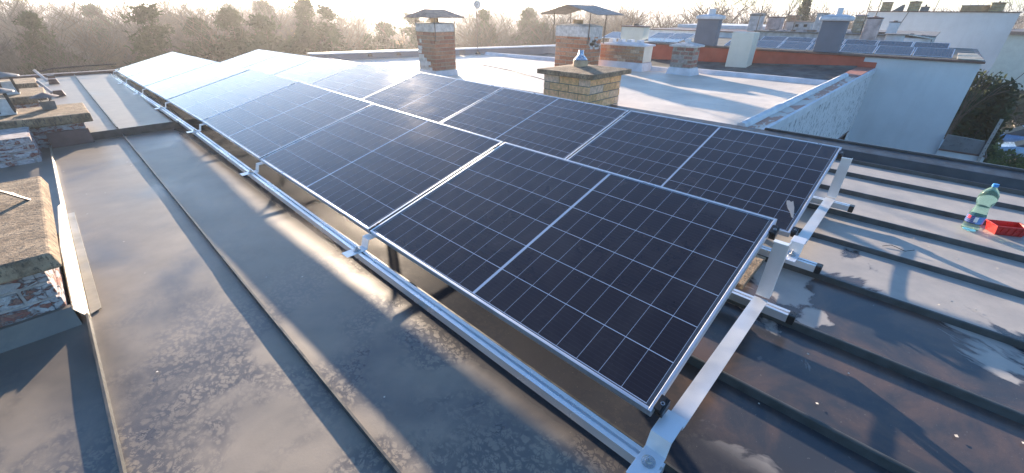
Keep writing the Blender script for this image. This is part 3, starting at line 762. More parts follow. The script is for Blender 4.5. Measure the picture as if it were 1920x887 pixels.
for i, (a, b) in enumerate(zip(r1, r1[1:])):
    far_panel('solar_module', b-.012, a+.012, 12.30, .335, 12.86, .475, 'panel %s in the lower row above the red wall' % ['at the right hand end', 'second from the right', 'third from the right', 'just right of the round capped chimney', 'just left of the round capped chimney', 'near the white chimney', 'hidden behind the white chimney'][i], 'panels above the red wall')
r2 = [-.40, .27, .97, 1.67, 2.39, 3.06, 3.70]
for i, (a, b) in enumerate(zip(r2, r2[1:])):
    far_panel('solar_module', b-.012, a+.012, 13.6, .36, 14.2, .53, 'panel %s in the upper row above the red wall' % ['at the right hand end', 'second from the right', 'third from the right', 'behind the round capped chimney', 'left of the round capped chimney', 'at the left hand end'][i], 'panels above the red wall')
lp = [(5.60, 6.18, 12.5, .33, 13.0, .40), (6.19, 6.77, 12.5, .33, 13.0, .40), (5.70, 6.35, 13.3, .36, 14.0, .52), (6.36, 7.0, 13.3, .36, 14.0, .52)]
for i, (a, b, c, d, e, f) in enumerate(lp):
    far_panel('solar_module', b-.01, a+.01, c, d, e, f, 'panel at the %s of the small group behind the tan chimney' % ['lower right', 'lower left', 'upper right', 'upper left'][i], 'small group of panels behind the low tan chimney')
far_panel('solar_module', 8.6, 7.8, 13.0, .33, 13.7, .50, 'lone blue panel left of the small white chimney', 'small group of panels behind the low tan chimney')
# pale slats beside the panels
sl = thing('slat_stack', 'pale slats laid flat at the end of the panels on the gable house', 'slats', (12.3, -.8, .32))
for q in range(5):
    MB().box(12.05+q*.20, 12.20+q*.20, -.96+.02*q, -.575, .325+q*.012, .345+q*.012).build('slat', MT['slat'], sl)

# plain rendered chimneys
def rchim(label, x0, x1, y0, y1, z0, z1, mat, capm, ov=.03, capt=.05, potr=0, poth=.0, lean=0., group=None, pm=None, brick=None):
    o = thing('rendered_chimney' if not brick else 'brick_chimney', label, 'chimney', ((x0+x1)/2, (y0+y1)/2, z0), group)
    if brick:
        MB().box(x0+.004, x1-.004, y0+.004, y1-.004, z0-.1, z1).build('mortar_core', MT['mortar'], o)
        mb = MB(); bricks(mb, x0, x1, y0, y1, z0-.05, z1, brick[0], brick[1], brick[2], .012); mb.build('brickwork', MT['brick'], o)
    else: MB().box(x0, x1, y0, y1, z0-.1, z1).build('shaft', MT[mat], o, bevel=.008)
    if capm: slab(MB(), x0-ov, x1+ov, y0-ov, y1+ov, z1+.001, z1+capt, capt*.5, .3).build('cap', MT[capm], o, bevel=min(.012, capt*.3))
    if potr: MB().lathe(((x0+x1)/2, (y0+y1)/2, z1+capt), [(potr, 0), (potr, poth), (potr*.8, poth)], 16).build('flue_pot', MT[pm or mat], o)
    return o
rchim('white chimney standing on a red base against the red wall', 11.42, 11.85, 3.20, 3.72, -.12, .70, 'cream', None)
MB().box(11.45, 11.83, 3.24, 3.69, -.30, -.121).build('base', MT['red_wall'], [o for o in bpy.data.objects if o.get('label') == 'white chimney standing on a red base against the red wall'][0])
g1 = rchim('grey rendered chimney with square white cap and small white flue', 12.05, 12.29, 4.34, 4.93, .3, .97, 'grey_render', 'whitecoat', .05, .08, .10, .17, pm='whitecoat')
g2 = rchim('grey rendered chimney with rounded white cap and round flue', 12.05, 12.29, 1.48, 1.98, .3, .98, 'grey_render', 'whitecoat', .07, .09, .07, .18, pm='whitecoat')
rchim('cream chimney with dark slab top left of the small panel group', 12.6, 13.0, 6.82, 7.62, .29, .70, 'cream', 'rust_cap', .03, .03, .10, .07, pm='iron')
rchim('white chimney with blackened top behind the third house', 18, 18.4, 4.95, 5.36, .6, 1.05, 'dirty_white', 'grey_sheet', .02, .06)
rchim('pinkish stained chimney left of the low vented block', 18.5, 18.9, 4.39, 4.87, .6, 1.0, 'pink_dirty', 'rust_cap', .03, .02, .08, .02, pm='iron')
o = rchim('low stained block with two square vents behind the third house', 19, 19.5, 3.47, 4.40, .55, .86, 'dirty_white', 'rusty_sheet', .03, .02)
for yy in (3.62, 3.9): MB().box(18.985, 18.999, yy, yy+.10, .70, .79).build('vent', MT['glass_dark'], o)
rchim('small brick chimney behind the low vented block', 21, 21.4, 4.38, 4.80, .8, 1.05, 'tan', 'rust_cap', .03, .02, brick=(.2, .06, TB))
rchim('tall plain white chimney left of the rounded cap chimney', 17.5, 17.9, 2.83, 3.14, .6, 1.14, 'dirty_white', 'grey_sheet', .02, .015)
rchim('pale brick chimney right of the rounded cap chimney', 17.5, 17.9, 1.80, 2.06, .5, 1.08, 'tan', 'pink_dirty', .03, .03, brick=(.2, .07, [(.52, .42, .30), (.48, .36, .24), (.56, .48, .38)]))
rchim('pink stained chimney with domed cap in front of the big white wall', 15, 15.3, 1.15, 1.48, .45, 1.02, 'pink_dirty', 'rust_cap', .012, .03, .05, .03, pm='rust_cap')
rchim('small white chimney with dark pot in front of the big white wall', 17, 17.25, .88, 1.12, .6, .92, 'whitecoat', 'rust_cap', .015, .02, .05, .03, pm='iron')
rchim('low pale box chimney with wide dark cap behind the upper panels', 15.5, 15.9, .58, .97, .4, .64, 'whitecoat', 'grey_sheet', .07, .015)

[c for c in g2.children if c.name.startswith('cap')][0].modifiers['bevel'].width = .032
# third neighbour
h3 = thing('row_house', 'third row house with stained pale wall and cluttered flat roof', 'house', (19, 4, GZ))
MB().box(17, 22, .0, 4.75, GZ, .56).build('wall', MT['dirty_white'], h3)
MB().box(16.92, 22, -.05, 4.80, .561, .60).build('roof', MT['grey_sheet'], h3, bevel=.01)
for q in range(14):
    yy = .15+q*.31; xx = 16.95+random.random()*.4
    MB().box(xx, xx+.08+.2*random.random(), yy, yy+.06+.2*random.random(), .601, .615+.05*random.random()).build('loose_tile', MT['rusty_sheet' if q % 2 else 'pink_dirty'], h3)
h3b = thing('row_house', 'row house with bluish white wall left of the third house', 'house', (19, 6.8, GZ))
MB().box(17, 22, 4.81, 8.9, GZ, .50).build('wall', MT['whitecoat'], h3b)
MB().box(16.95, 22, 4.81, 8.95, .501, .53).build('roof', MT['rust_cap'], h3b)
MB().box(20, 24, 4.9, 9.0, .4, .66).build('upper_storey', MT['whitecoat'], h3b)
m = MB()
for q in range(7): m.box(16.2+.05*q, 16.9, -.0+q*.09, .08+q*.09, .54+.012*q, .555+.012*q)
tag(m.build('loose_boards', MT['slat'], loc=(16.5, .3, .54)), 'loose brown boards stacked by the low box chimney', 'boards')
MB().box(16.4, 16.9, .03, .60, .3, .535).build('shed_wall', MT['whitecoat'], h3)

# big white wall house
hb = thing('big_house', 'big house with wide blank rough white wall at the upper right', 'house', (30, 0, GZ))
MB().box(25, 33, -1.98, 2.62, GZ, 1.24).build('wall', MT['rough_white'], hb)
MB().box(24.95, 33, -2.03, 2.67, 1.241, 1.27).build('roof', MT['rust_cap'], hb)
MB().tube((24.99, 1.25, 1.24), (24.99, 1.55, .0), .012).build('wall_crack', MT['grey_sheet'], hb)
YT = [(.50, .36, .18), (.46, .32, .16), (.54, .42, .24)]
rchim('leftmost yellow brick chimney on the big white house', 25.3, 25.7, 1.92, 2.26, 1.27, 1.58, 'tan', 'rust_cap', .02, .03, brick=(.2, .06, YT), group='yellow brick chimneys on the big house')
rchim('second yellow brick chimney on the big white house', 25.3, 25.7, .98, 1.35, 1.27, 1.60, 'tan', 'rust_cap', .02, .03, .05, .03, pm='iron', brick=(.2, .06, YT), group='yellow brick chimneys on the big house')
rchim('rightmost yellow brick chimney on the big white house', 25.3, 25.6, -1.50, -1.12, 1.27, 1.56, 'tan', 'rust_cap', .04, .02, .03, .05, pm='iron', brick=(.2, .06, YT), group='yellow brick chimneys on the big house')
rchim('long low tan block beside the rightmost yellow chimney', 25.6, 26.2, -1.18, -.30, 1.27, 1.47, 'tan', 'grey_sheet', .02, .025)
rchim('small grey pipe block beside the second yellow chimney', 25.3, 25.7, .66, .93, 1.27, 1.42, 'grey_sheet', 'rusty_sheet', .02, .02, .03, .08, pm='iron')
tp = MB().hexa([(25.4, 1.50, 1.27), (25.9, 1.50, 1.27), (25.9, 1.85, 1.27), (25.4, 1.85, 1.27), (25.4, 1.50, 1.52), (25.9, 1.50, 1.52), (25.9, 1.56, 1.52), (25.4, 1.56, 1.52)])
tag(tp.build('solar_collector', MT['grey_sheet'], loc=(25.6, 1.7, 1.27)), 'tilted dark collector between the yellow chimneys on the big house', 'collector')
# pale house at the far right edge
hc = thing('pale_house', 'pale house beyond the big white wall at the right edge', 'house', (62, -6, GZ))
MB().box(60, 72, -9.5, -2, GZ, -.3).build('wall', MT['cream'], hc)
MB().box(59.6, 72.4, -9.9, -1.6, -.3, -.05).build('roof', MT['rust_cap'], hc)

# antennas on far roofs
for i, (x, y, zt, lab) in enumerate(((17, 4.75, 2.2, 'above the white blackened chimney'), (17.3, 3.98, 2.0, 'above the low vented block'), (17.3, 3.68, 2.4, 'leaning right of the vented block'), (17.2, 1.75, 2.6, 'beside the pale brick chimney'), (17.2, 1.52, 2.6, 'right of the pale brick chimney'), (25.6, .5, 3.2, 'on the big house by the pipe block'), (17, 9.7, 2.2, 'behind the cream chimney with dark slab'))):
    a_ = thing('antenna_mast', 'thin antenna mast %s' % lab, 'antenna', (x, y, .55), 'antenna masts on the far roofs')
    ln = random.uniform(-.12, .12)
    MB().tube((x, y, .5), (x, y+ln, zt), .012).build('pole', MT['iron'], a_)
    m = MB()
    for q in range(3): m.tube((x-.02, y-.14+ln, zt-.1-.15*q), (x+.02, y+.14+ln, zt-.1-.15*q), .006)
    m.build('rods', MT['iron'], a_)
hose = MB(); pts = [(11.3, 5.35, -.28), (11.6, 5.2, -.22), (11.85, 4.95, -.08), (11.95, 4.75, .04), (11.985, 4.68, .045)]
for a, b in zip(pts, pts[1:]): hose.tube(a, b, .012)
tag(hose.build('hose', MT['cable'], loc=(11.6, 5.2, -.25), smooth=True), 'pale hose curling from the red wall onto the dark roof', 'hose')

# ------------------------------------------------------------------ left chimneys
n1 = thing('stone_chimney', 'near peeling white brick chimney with thick rough concrete slab top', 'chimney', (-1.6, 2.8, RZ))
MB().box(-2.6, -1.277, 2.306, 3.514, RZ-.1, .088).build('mortar_core', MT['peel_mortar'], n1)
mb = MB(); bricks(mb, -2.6, -1.27, 2.30, 3.52, RZ-.02, .086, .24, .072, [(1., 1., .99)], .012, .02, .004); mb.build('brickwork', MT['peel'], n1, bevel=.004)
MB().hexa([(-2.62, 2.17, .095), (-1.19, 2.17, .115), (-1.19, 3.54, .115), (-2.62, 3.54, .095), (-2.60, 2.19, .18), (-1.205, 2.185, .185), (-1.205, 3.50, .19), (-2.60, 3.50, .18)]).build('cap_slab', MT['concrete'], n1, bevel=.01)
MB().hexa([(-2.62, 2.20, RZ-.02), (-1.24, 2.20, RZ-.02), (-1.24, 2.299, RZ-.02), (-2.62, 2.299, RZ-.02), (-2.62, 2.27, RZ+.075), (-1.25, 2.27, RZ+.075), (-1.25, 2.299, RZ+.075), (-2.62, 2.299, RZ+.075)]).build('base_flashing', MT['roof'], n1)
MB().sweep([(-1.40, .30), (-1.30, .24), (-1.262, .188)], 3.02, 3.045, .006).build('cap_strut', MT['rusty_sheet'], n1)
MB().hexa([(-1.262, 3.015, .187), (-1.250, 3.015, .187), (-1.250, 3.04, .187), (-1.262, 3.04, .187), (-1.50, 2.93, .44), (-1.488, 2.93, .44), (-1.488, 2.955, .44), (-1.50, 2.955, .44)]).build('cap_strut', MT['rusty_sheet'], n1)
# bright metal side flashing along the chimneys: upright sheet with a fold onto the roof
fl = thing('side_flashing', 'bright folded metal flashing standing along the left chimneys', 'flashing', (-1.22, 4, RZ))
m = MB()
prof = [(2.24, .075, -.035), (3.0, .10, -.035), (3.85, .075, -.02), (4.0, .045, -.01), (6.2, .035, -.003)]
for (ya, ha, oa), (yb, hb_, ob) in zip(prof, prof[1:]):
    m.hexa([(-1.213, ya, RZ), (-1.208, ya, RZ), (-1.208, yb, RZ), (-1.213, yb, RZ), (-1.213+oa, ya, RZ+ha), (-1.208+oa, ya, RZ+ha), (-1.208+ob, yb, RZ+hb_), (-1.213+ob, yb, RZ+hb_)])
m.build('upright_sheet', MT['flash'], fl)
MB().hexa([(-1.207, 2.27, RZ+.004), (-1.165, 2.30, RZ+.004), (-1.170, 3.86, RZ+.004), (-1.207, 3.86, RZ+.004), (-1.207, 2.27, RZ+.007), (-1.165, 2.30, RZ+.007), (-1.170, 3.86, RZ+.007), (-1.207, 3.86, RZ+.007)]).build('roof_flange', MT['flash'], fl)
# second
n2 = thing('stone_chimney', 'peeling white brick chimney with conical flue hat on its wide concrete slab', 'chimney', (-1.6, 6.5, RZ))
MB().box(-2.8, -1.297, 5.627, 6.205, RZ-.1, .040).build('lower_mortar_core', MT['peel_mortar'], n2)
mb = MB(); bricks(mb, -2.8, -1.29, 5.62, 6.21, RZ-.02, .045, .24, .072, [(1., 1., .99)], .014, .03, .004); mb.build('lower_brickwork', MT['peel'], n2, bevel=.006)
MB().box(-2.8, -.88, 6.22, 6.95, RZ-.1, .011).build('brickwork', MT['peel'], n2, bevel=.01)
MB().hexa([(-1.20, 6.14, RZ-.02), (-.87, 6.14, RZ-.02), (-.87, 6.219, RZ-.02), (-1.20, 6.219, RZ-.02), (-1.20, 6.19, -.055), (-.87, 6.19, -.055), (-.87, 6.219, -.055), (-1.20, 6.219, -.055)]).build('base_flashing', MT['rust_cap'], n2)
slab(MB(), -2.85, -.80, 6.17, 6.98, .012, .105, .0).build('cap_slab', MT['concrete'], n2, bevel=.012)
m = MB().taper(-1.14, -1.03, 6.68, 6.79, .106, .19, -.008, -.006); m.build('flue_pot', MT['grey_sheet'], n2)
MB().lathe((-1.085, 6.735, .232), [(.120, 0), (.004, .045), (.003, .046)], 24).build('flue_hat', MT['rusty_sheet'], n2, smooth=False)
m = MB()
for a in range(4): t = a*math.pi/2+.6; m.tube((-1.085+.045*math.cos(t), 6.735+.045*math.sin(t), .185), (-1.085+.065*math.cos(t), 6.735+.065*math.sin(t), .238), .005, n=5)
m.build('hat_leg', MT['iron'], n2)
n3 = thing('stone_chimney', 'low concrete topped chimney behind the one with the conical hat', 'chimney', (-1.6, 8.4, RZ2))
MB().box(-2.8, -1.14, 8.1, 8.9, RZ2-.1, .0).build('brickwork', MT['peel'], n3, bevel=.01)
slab(MB(), -2.85, -1.09, 8.05, 8.95, .001, .09, .0).build('cap_slab', MT['concrete'], n3, bevel=.012)
n4 = thing('stone_chimney', 'farthest low concrete chimney on the left side of the roof', 'chimney', (-1.6, 9.9, RZ2))
MB().box(-2.8, -1.2, 9.6, 10.3, RZ2-.1, .0).build('brickwork', MT['peel'], n4, bevel=.01)
slab(MB(), -2.85, -1.15, 9.55, 10.35, .001, .09, .0).build('cap_slab', MT['concrete'], n4, bevel=.012)
def hat(x, y, z, r, lab):
    o = thing('flue_hat', lab, 'flue cowl', (x, y, z))
    MB().taper(x-r*.5, x+r*.5, y-r*.5, y+r*.5, z, z+.16, .02, .02).build('flue_pot', MT['pale_plaster'], o, bevel=.006)
    MB().lathe((x, y, z+.22), [(r, 0), (r*.98, .012), (.01, .055)], 28).build('hat', MT['grey_sheet'], o)
    m = MB()
    for a in range(4): t = a*math.pi/2+.8; m.tube((x+r*.62*math.cos(t), y+r*.62*math.sin(t), z+.02), (x+r*.55*math.cos(t), y+r*.55*math.sin(t), z+.225), .012, n=5)
    m.build('hat_leg', MT['iron'], o)
hat(-1.40, 6.62, .106, .13, 'round metal flue hat at the left edge on the second slab')
hat(-1.39, 8.40, .091, .15, 'round metal flue hat at the left edge on the third slab')
# vent pipes
for (x, y, lab, h) in ((-1.02, 9.6, 'bent white vent pipe with dark base nearer the camera', .12), (-1.02, 11.3, 'pale vent pipe with dark base near the roof end', .14)):
    v_ = thing('vent_pipe', lab, 'vent', (x, y, RZ2), 'small vent pipes at the roof end')
    MB().taper(x-.02, x+.12, y-.06, y+.06, RZ2, RZ2+.085, .02, .01).build('base', MT['rust_cap'], v_)
    MB().tube((x-.02, y, RZ2+.05), (x-.12, y+.1, RZ2+h+.10), .022).build('pipe', MT['dirty_white'], v_)
MB_ = MB()
pts = [(-1.1, 12.45, -.02), (-.9, 12.5, .02), (-.4, 12.55, .03), (.1, 12.6, .03)]
for a, b in zip(pts, pts[1:]): MB_.tube(a, b, .014)
tag(MB_.build('cable_run', MT['black'], loc=(-.9, 12.5, 0)), 'dark cable run along the far roof edge', 'cable')

# ------------------------------------------------------------------ bottle, tray, bits
bo = thing('water_bottle', 'green plastic water bottle with blue cap standing on the right roof', 'bottle', (3.10, -.83, RZ))
def pet():
    m = Mat('green_pet'); m.P('Base Color', (.62, .95, .78, 1)); m.P('Roughness', .05); m.P('IOR', 1.12); m.P('Transmission Weight', .93); return m.m
MT['pet'] = pet()
prof = [(.020, .006), (.036, .0), (.044, .008), (.045, .02), (.043, .05), (.045, .055), (.045, .115), (.043, .12), (.036, .155), (.034, .17), (.037, .185), (.045, .205), (.048, .235), (.045, .262), (.034, .287), (.019, .305), (.014, .312), (.014, .318)]
MB().lathe((3.10, -.83, RZ+.002), prof, 32).build('body', MT['pet'], bo, smooth=True)
MB().lathe((3.10, -.83, RZ+.318), [(.0155, 0), (.0155, .017), (.014, .019)], 20).build('cap', (lambda q: q)(plain('blue_cap', (.03, .25, .62), .4)), bo)
def label_mat():
    m = Mat('bottle_label'); x, y, z = m.sep(m.obj('Object')); 
    a = m.math('ARCTAN2', y, x)
    c = m.mix(m.math('GREATER_THAN', m.math('SINE', m.math('MULTIPLY', a, 2.)), .2), (.02, .06, .24), (.06, .22, .55))
    st = m.math('LESS_THAN', m.math('FRACT', m.math('MULTIPLY', z, 90.)), .22)
    c = m.mix(m.math('MULTIPLY', st, .35), c, (.7, .75, .8))
    m.P('Base Color', c); m.P('Roughness', .35); return m.m
lb = MB().lathe((3.10, -.83, RZ+.060), [(.0458, 0), (.0458, .052)], 32, False).build('label', label_mat(), bo, smooth=True)
# small white panel and red roundel on the label, facing the camera
def onb(a0, a1, z0, z1, r, n=6):
    m = MB()
    for i in range(n):
        a, b = a0+(a1-a0)*i/n, a0+(a1-a0)*(i+1)/n
        m.quad((3.10+r*math.cos(a), -.83+r*math.sin(a), RZ+z0), (3.10+r*math.cos(b), -.83+r*math.sin(b), RZ+z0), (3.10+r*math.cos(b), -.83+r*math.sin(b), RZ+z1), (3.10+r*math.cos(a), -.83+r*math.sin(a), RZ+z1))
    return m
camang = math.atan2(CAM.y+.83, CAM.x-3.10)
onb(camang-.05, camang+.35, .072, .108, .0466).build('white_field', plain('label_white', (.75, .77, .8), .4), lb)
onb(camang-.95, camang-.5, .088, .110, .0466).build('red_mark', plain('label_red', (.6, .05, .08), .4), lb)

tr = thing('storage_tray', 'small red plastic open bin beside the water bottle', 'bin', (3.2, -1.0, RZ))
m = MB(); ang = R(-62); cx, cy = 3.19, -1.0
def tp_(u, v, z): return (cx+u*math.cos(ang)-v*math.sin(ang), cy+u*math.sin(ang)+v*math.cos(ang), RZ+z)
hl, hw, H, fl_ = .085, .050, .068, .012
outer = [(-hl, -hw), (hl, -hw), (hl, hw), (-hl, hw)]
def ring(s_, z, d=0): return [tp_(u*s_-(d if u > 0 else -d), v*s_-(d if v > 0 else -d), z) for u, v in outer]
a, b, c, d = ring(.88, .002), ring(1.05, H), ring(1.05, H, .003), ring(.88, .006, .003)
for i in range(4):
    j = (i+1) % 4
    m.quad(a[i], a[j], b[j], b[i]); m.quad(b[i], b[j], c[j], c[i]); m.quad(c[i], c[j], d[j], d[i])
m.quad(*d); m.quad(*a[::-1]); m.build('body', MT['red_plastic'], tr)
m = MB(); e, f = ring(1.06, H-.006), ring(1.12, H-.006); g, h = ring(1.12, H+.001), ring(1.05, H+.001)
for i in range(4):
    j = (i+1) % 4; m.quad(e[i], e[j], f[j], f[i]); m.quad(f[i], f[j], g[j], g[i]); m.quad(g[i], g[j], h[j], h[i])
m.build('rim', MT['red_plastic'], tr)
for u in (-.055, -.02, .015, .05):
    m = MB(); m.hexa([tp_(u, -hw*.88-.003, .004), tp_(u+.014, -hw*.88-.003, .004), tp_(u+.014, -hw*.88+.004, .004), tp_(u, -hw*.88+.004, .004), tp_(u, -hw*1.05-.004, H-.012), tp_(u+.014, -hw*1.05-.004, H-.012), tp_(u+.014, -hw*1.05+.003, H-.012), tp_(u, -hw*1.05+.003, H-.012)]); m.build('rib', MT['red_plastic'], tr)
    m = MB(); m.hexa([tp_(u, hw*.88-.004, .004), tp_(u+.014, hw*.88-.004, .004), tp_(u+.014, hw*.88+.003, .004), tp_(u, hw*.88+.003, .004), tp_(u, hw*1.05-.003, H-.012), tp_(u+.014, hw*1.05-.003, H-.012), tp_(u+.014, hw*1.05+.004, H-.012), tp_(u, hw*1.05+.004, H-.012)]); m.build('rib', MT['red_plastic'], tr)
# little debris: leaf crumbs, paint flakes, one stuff object
m = MB(); rng = random.Random(5)
for q in range(150):
    x = rng.uniform(-2, 4.2); y = rng.uniform(-2.6, 5.5) if x < -.2 else rng.uniform(-2.8, -.15)
    a = rng.uniform(0, 6.28); r = rng.uniform(.0025, .007); z = RZ+.004+wav(x, y)
    P3 = [(x+r*math.cos(a+t)*rng.uniform(.6, 1.5), y+r*math.sin(a+t), z+rng.uniform(0, .004)) for t in (0, 1.6, 3.1, 4.7)]
    m.quad(*P3)
o = m.build('roof_debris', MT['slat']); o['kind'] = 'stuff'; tag(o, 'scattered pale crumbs and flakes lying on the metal roof', 'debris')
wire = MB(); pts = [(2.36, -.42, RZ+.006), (2.40, -.46, RZ+.012), (2.37, -.53, RZ+.008), (2.40, -.57, RZ+.02)]
for a, b in zip(pts, pts[1:]): wire.tube(a, b, .002, n=5)
tag(wire.build('cable_tie', MT['black'], loc=(2.38, -.5, RZ)), 'thin black cable tie lying on the right roof near the bottle', 'cable tie')

# ------------------------------------------------------------------ vegetation
def branch_tree(seed, H, spread, levels, kids, twigs, leaf=None):
    rng = random.Random(seed); tr_, cr, lf = MB(), MB(), MB()
    def grow(p, d, ln, r, lvl):
        segs = 4 if lvl < 2 else 2; q = Vector(p)
        for i in range(segs):
            d = (d+Vector((rng.gauss(0, .10), rng.gauss(0, .10), rng.gauss(.05, .06)))).normalized()
            n_ = q+d*ln/segs; r2 = r*(1-.45*(i+1)/segs)
            (tr_ if lvl == 0 else cr).tube(q, n_, max(r*(1-.45*i/segs), .013), max(r2, .011), 6 if lvl == 0 else (4 if lvl == 1 else 3), False)
            if lvl < levels and (lvl > 0 or i > 0):
                for _ in range(kids[lvl]):
                    ax = Vector((rng.gauss(0, 1), rng.gauss(0, 1), rng.gauss(0, .35))).normalized()
                    nd = (d*(1-spread)+ax*spread+Vector((0, 0, .18))).normalized()
                    grow(q.lerp(n_, rng.random()), nd, ln*rng.uniform(.42, .68), max(r2*.55, .010), lvl+1)
            if leaf and lvl >= 2:
                for _ in range(leaf):
                    c = q.lerp(n_, rng.random())+Vector((rng.gauss(0, .07), rng.gauss(0, .07), rng.gauss(0, .07)))
                    u = Vector((rng.gauss(0, 1), rng.gauss(0, 1), rng.gauss(0, 1))).normalized()*.05; v = u.orthogonal().normalized()*.035
                    lf.quad(c-u, c+v, c+u, c-v)
            q = n_
    grow((0, 0, 0), Vector((rng.gauss(0, .06), rng.gauss(0, .06), 1)).normalized(), H*.62, H*.019, 0)
    return tr_, cr, lf
def pine_tree(seed, H):
    rng = random.Random(seed); tr_, lf = MB(), MB()
    tr_.tube((0, 0, 0), (0, 0, H*.95), H*.016, .02, 6)
    for k in range(70):
        t = rng.uniform(.28, 1); z = H*t; L_ = H*.24*(1-t)**.7*rng.uniform(.6, 1.15)+.15; a = rng.uniform(0, 6.28)
        dv = Vector((math.cos(a), math.sin(a), .12)); tr_.tube((0, 0, z), tuple(Vector((0, 0, z))+dv*L_), .02, .008, 3, False)
        for _ in range(int(50+L_*55)):
            c = Vector((0, 0, z))+dv*L_*rng.uniform(.25, 1.05)+Vector((rng.gauss(0, .14), rng.gauss(0, .14), rng.gauss(0, .10)))
            for _ in range(2):
                u = Vector((rng.gauss(0, 1), rng.gauss(0, 1), rng.gauss(.3, 1))).normalized()*rng.uniform(.08, .17); v = u.orthogonal().normalized()*.032
                lf.quad(c-u, c+v, c+u, c-v)
    return tr_, lf
def mk_tree(kind, name, label, cat, group, seed, H=8):
    o = thing(name, label, cat, (0, 0, 0), group)
    if kind == 'pine':
        t, l = pine_tree(seed, H); t.build('trunk', MT['bark'], o, (0, 0, 0)); l.build('crown', MT['needles'], o, (0, 0, 0))
    else:
        lf = {'bare': None, 'bare2': None, 'leafy': 5}[kind]
        t, c, l = branch_tree(seed, H, .55 if kind != 'leafy' else .62, 3, (3, 3, 4) if kind != 'leafy' else (3, 3, 3), 0, lf)
        t.build('trunk', MT['bark'], o, (0, 0, 0)); n0 = len(c.v)
        if lf:
            br = c.build('crown', MT['tan_leaf'], o, (0, 0, 0), mats=None); 
            lo = l.build('leaves', MT['tan_leaf'], br, (0, 0, 0))
        else: c.build('crown', MT['twig'] if kind == 'bare' else MT['twig_warm'], o, (0, 0, 0))
    return o
protos = []
for i in range(5): protos.append(('bare', mk_tree('bare', 'bare_tree', 'leafless grey tree in the winter wood beyond the roofs', 'tree', 'leafless grey trees in the wood', 10+i)))
for i in range(2): protos.append(('bare2', mk_tree('bare2', 'bare_tree', 'leafless warm brown tree in the winter wood beyond the roofs', 'tree', 'leafless brown trees in the wood', 20+i)))
for i in range(2): protos.append(('pine', mk_tree('pine', 'pine_tree', 'dark pine rising among the bare trees of the wood', 'tree', 'pines among the bare trees', 30+i)))
protos.append(('leafy', mk_tree('leafy', 'shrub_tree', 'bushy tree with dry tan leaves at the edge of the wood', 'tree', 'tan leaved trees at the wood edge', 41)))
GEN = {k_: (p_['label'], p_['group']) for k_, p_ in protos}
used = set()
def plant(kind, az, dist, H, seed, label=None, extra=None):
    rng = random.Random(seed); cand = [p for k, p in protos if k == kind]; p = cand[seed % len(cand)]
    if p in used: o = copy_tree(p)
    else: o = p; used.add(p)
    x = CAM.x+dist*math.sin(R(az)); y = CAM.y+dist*math.cos(R(az))
    o.location = (x, y, GZ); s_ = H/8.; o.scale = (s_*rng.uniform(.9, 1.25), s_*rng.uniform(.9, 1.25), s_); o.rotation_euler = (R(rng.uniform(-3, 3)), R(rng.uniform(-3, 3)), rng.uniform(0, 6.28))
    if label:
        o['label'] = label
        if 'group' in o: del o['group']
    else:
        o['label'], o['group'] = GEN[kind]
    return o
rng = random.Random(99); k = 0
# specific pines seen against the sky
for az, d, H, lab in ((7.7, 23, 8.0, 'pine left of the far end of the panels, farthest left of the pines'), (14.8, 23, 8.1, 'pine above the far corner of the front row of panels'), (18.2, 22, 7.7, 'bushy pine between the two far peaks of the panel rows'), (22.4, 25, 8.5, 'tall pine left of the sun glare'), (25.2, 24, 8.1, 'broad dark pine nearest the sun glare'), (31.0, 30, 7.4, 'small hazy pine just right of the sun glare'), (34.5, 26, 7.8, 'pine left of the hipped canopy chimney'), (11.5, 26, 7.7, 'pine rising just left of the front row far corner'), (48.5, 34, 8.0, 'pine between the mast and the gabled canopy chimney')):
    plant('pine', az, d, H, k, lab); k += 1
for az, d, H in ((-1.5, 17, 6.6), (.8, 18, 6.5), (2.8, 17, 6.3), (5.0, 19, 6.3), (7., 21, 6.0), (12, 24, 6.4), (17.0, 26, 6.8), (20, 25, 6.3), (28.5, 26, 6.4), (33, 27, 6.4), (36.5, 25, 6.3), (41, 25, 6.5), (46, 27, 6.8)):
    plant('leafy', az+rng.uniform(-.5, .5), d, H, k); k += 1
for i in range(190):
    az = rng.uniform(-6, 62); d = 26+60*rng.random()**1.2
    H = rng.uniform(6.3, 8.3)*(1+.0015*d)
    if 24 < az < 38: H *= .90
    kd = rng.choice(('bare', 'bare', 'bare', 'bare2', 'bare2', 'leafy' if d < 40 else 'bare', 'pine' if rng.random() < .85 else 'bare2'))
    plant(kd, az, d, H, k); k += 1
for az, d, H, kd in ((63, 42, 8.6, 'bare'), (65, 45, 9.0, 'bare2'), (61, 40, 8.0, 'bare2'), (69, 46, 9.4, 'bare'), (71, 44, 9.8, 'bare'), (72.5, 46, 9.6, 'bare2'), (74, 47, 9.4, 'bare'), (67, 48, 8.0, 'bare2'), (80.5, 60, 8.9, 'bare'), (82.3, 52, 9.3, 'bare2'), (91.5, 70, 9.2, 'bare'), (93, 72, 9.4, 'bare')):
    plant(kd, az, d, H, k); k += 1
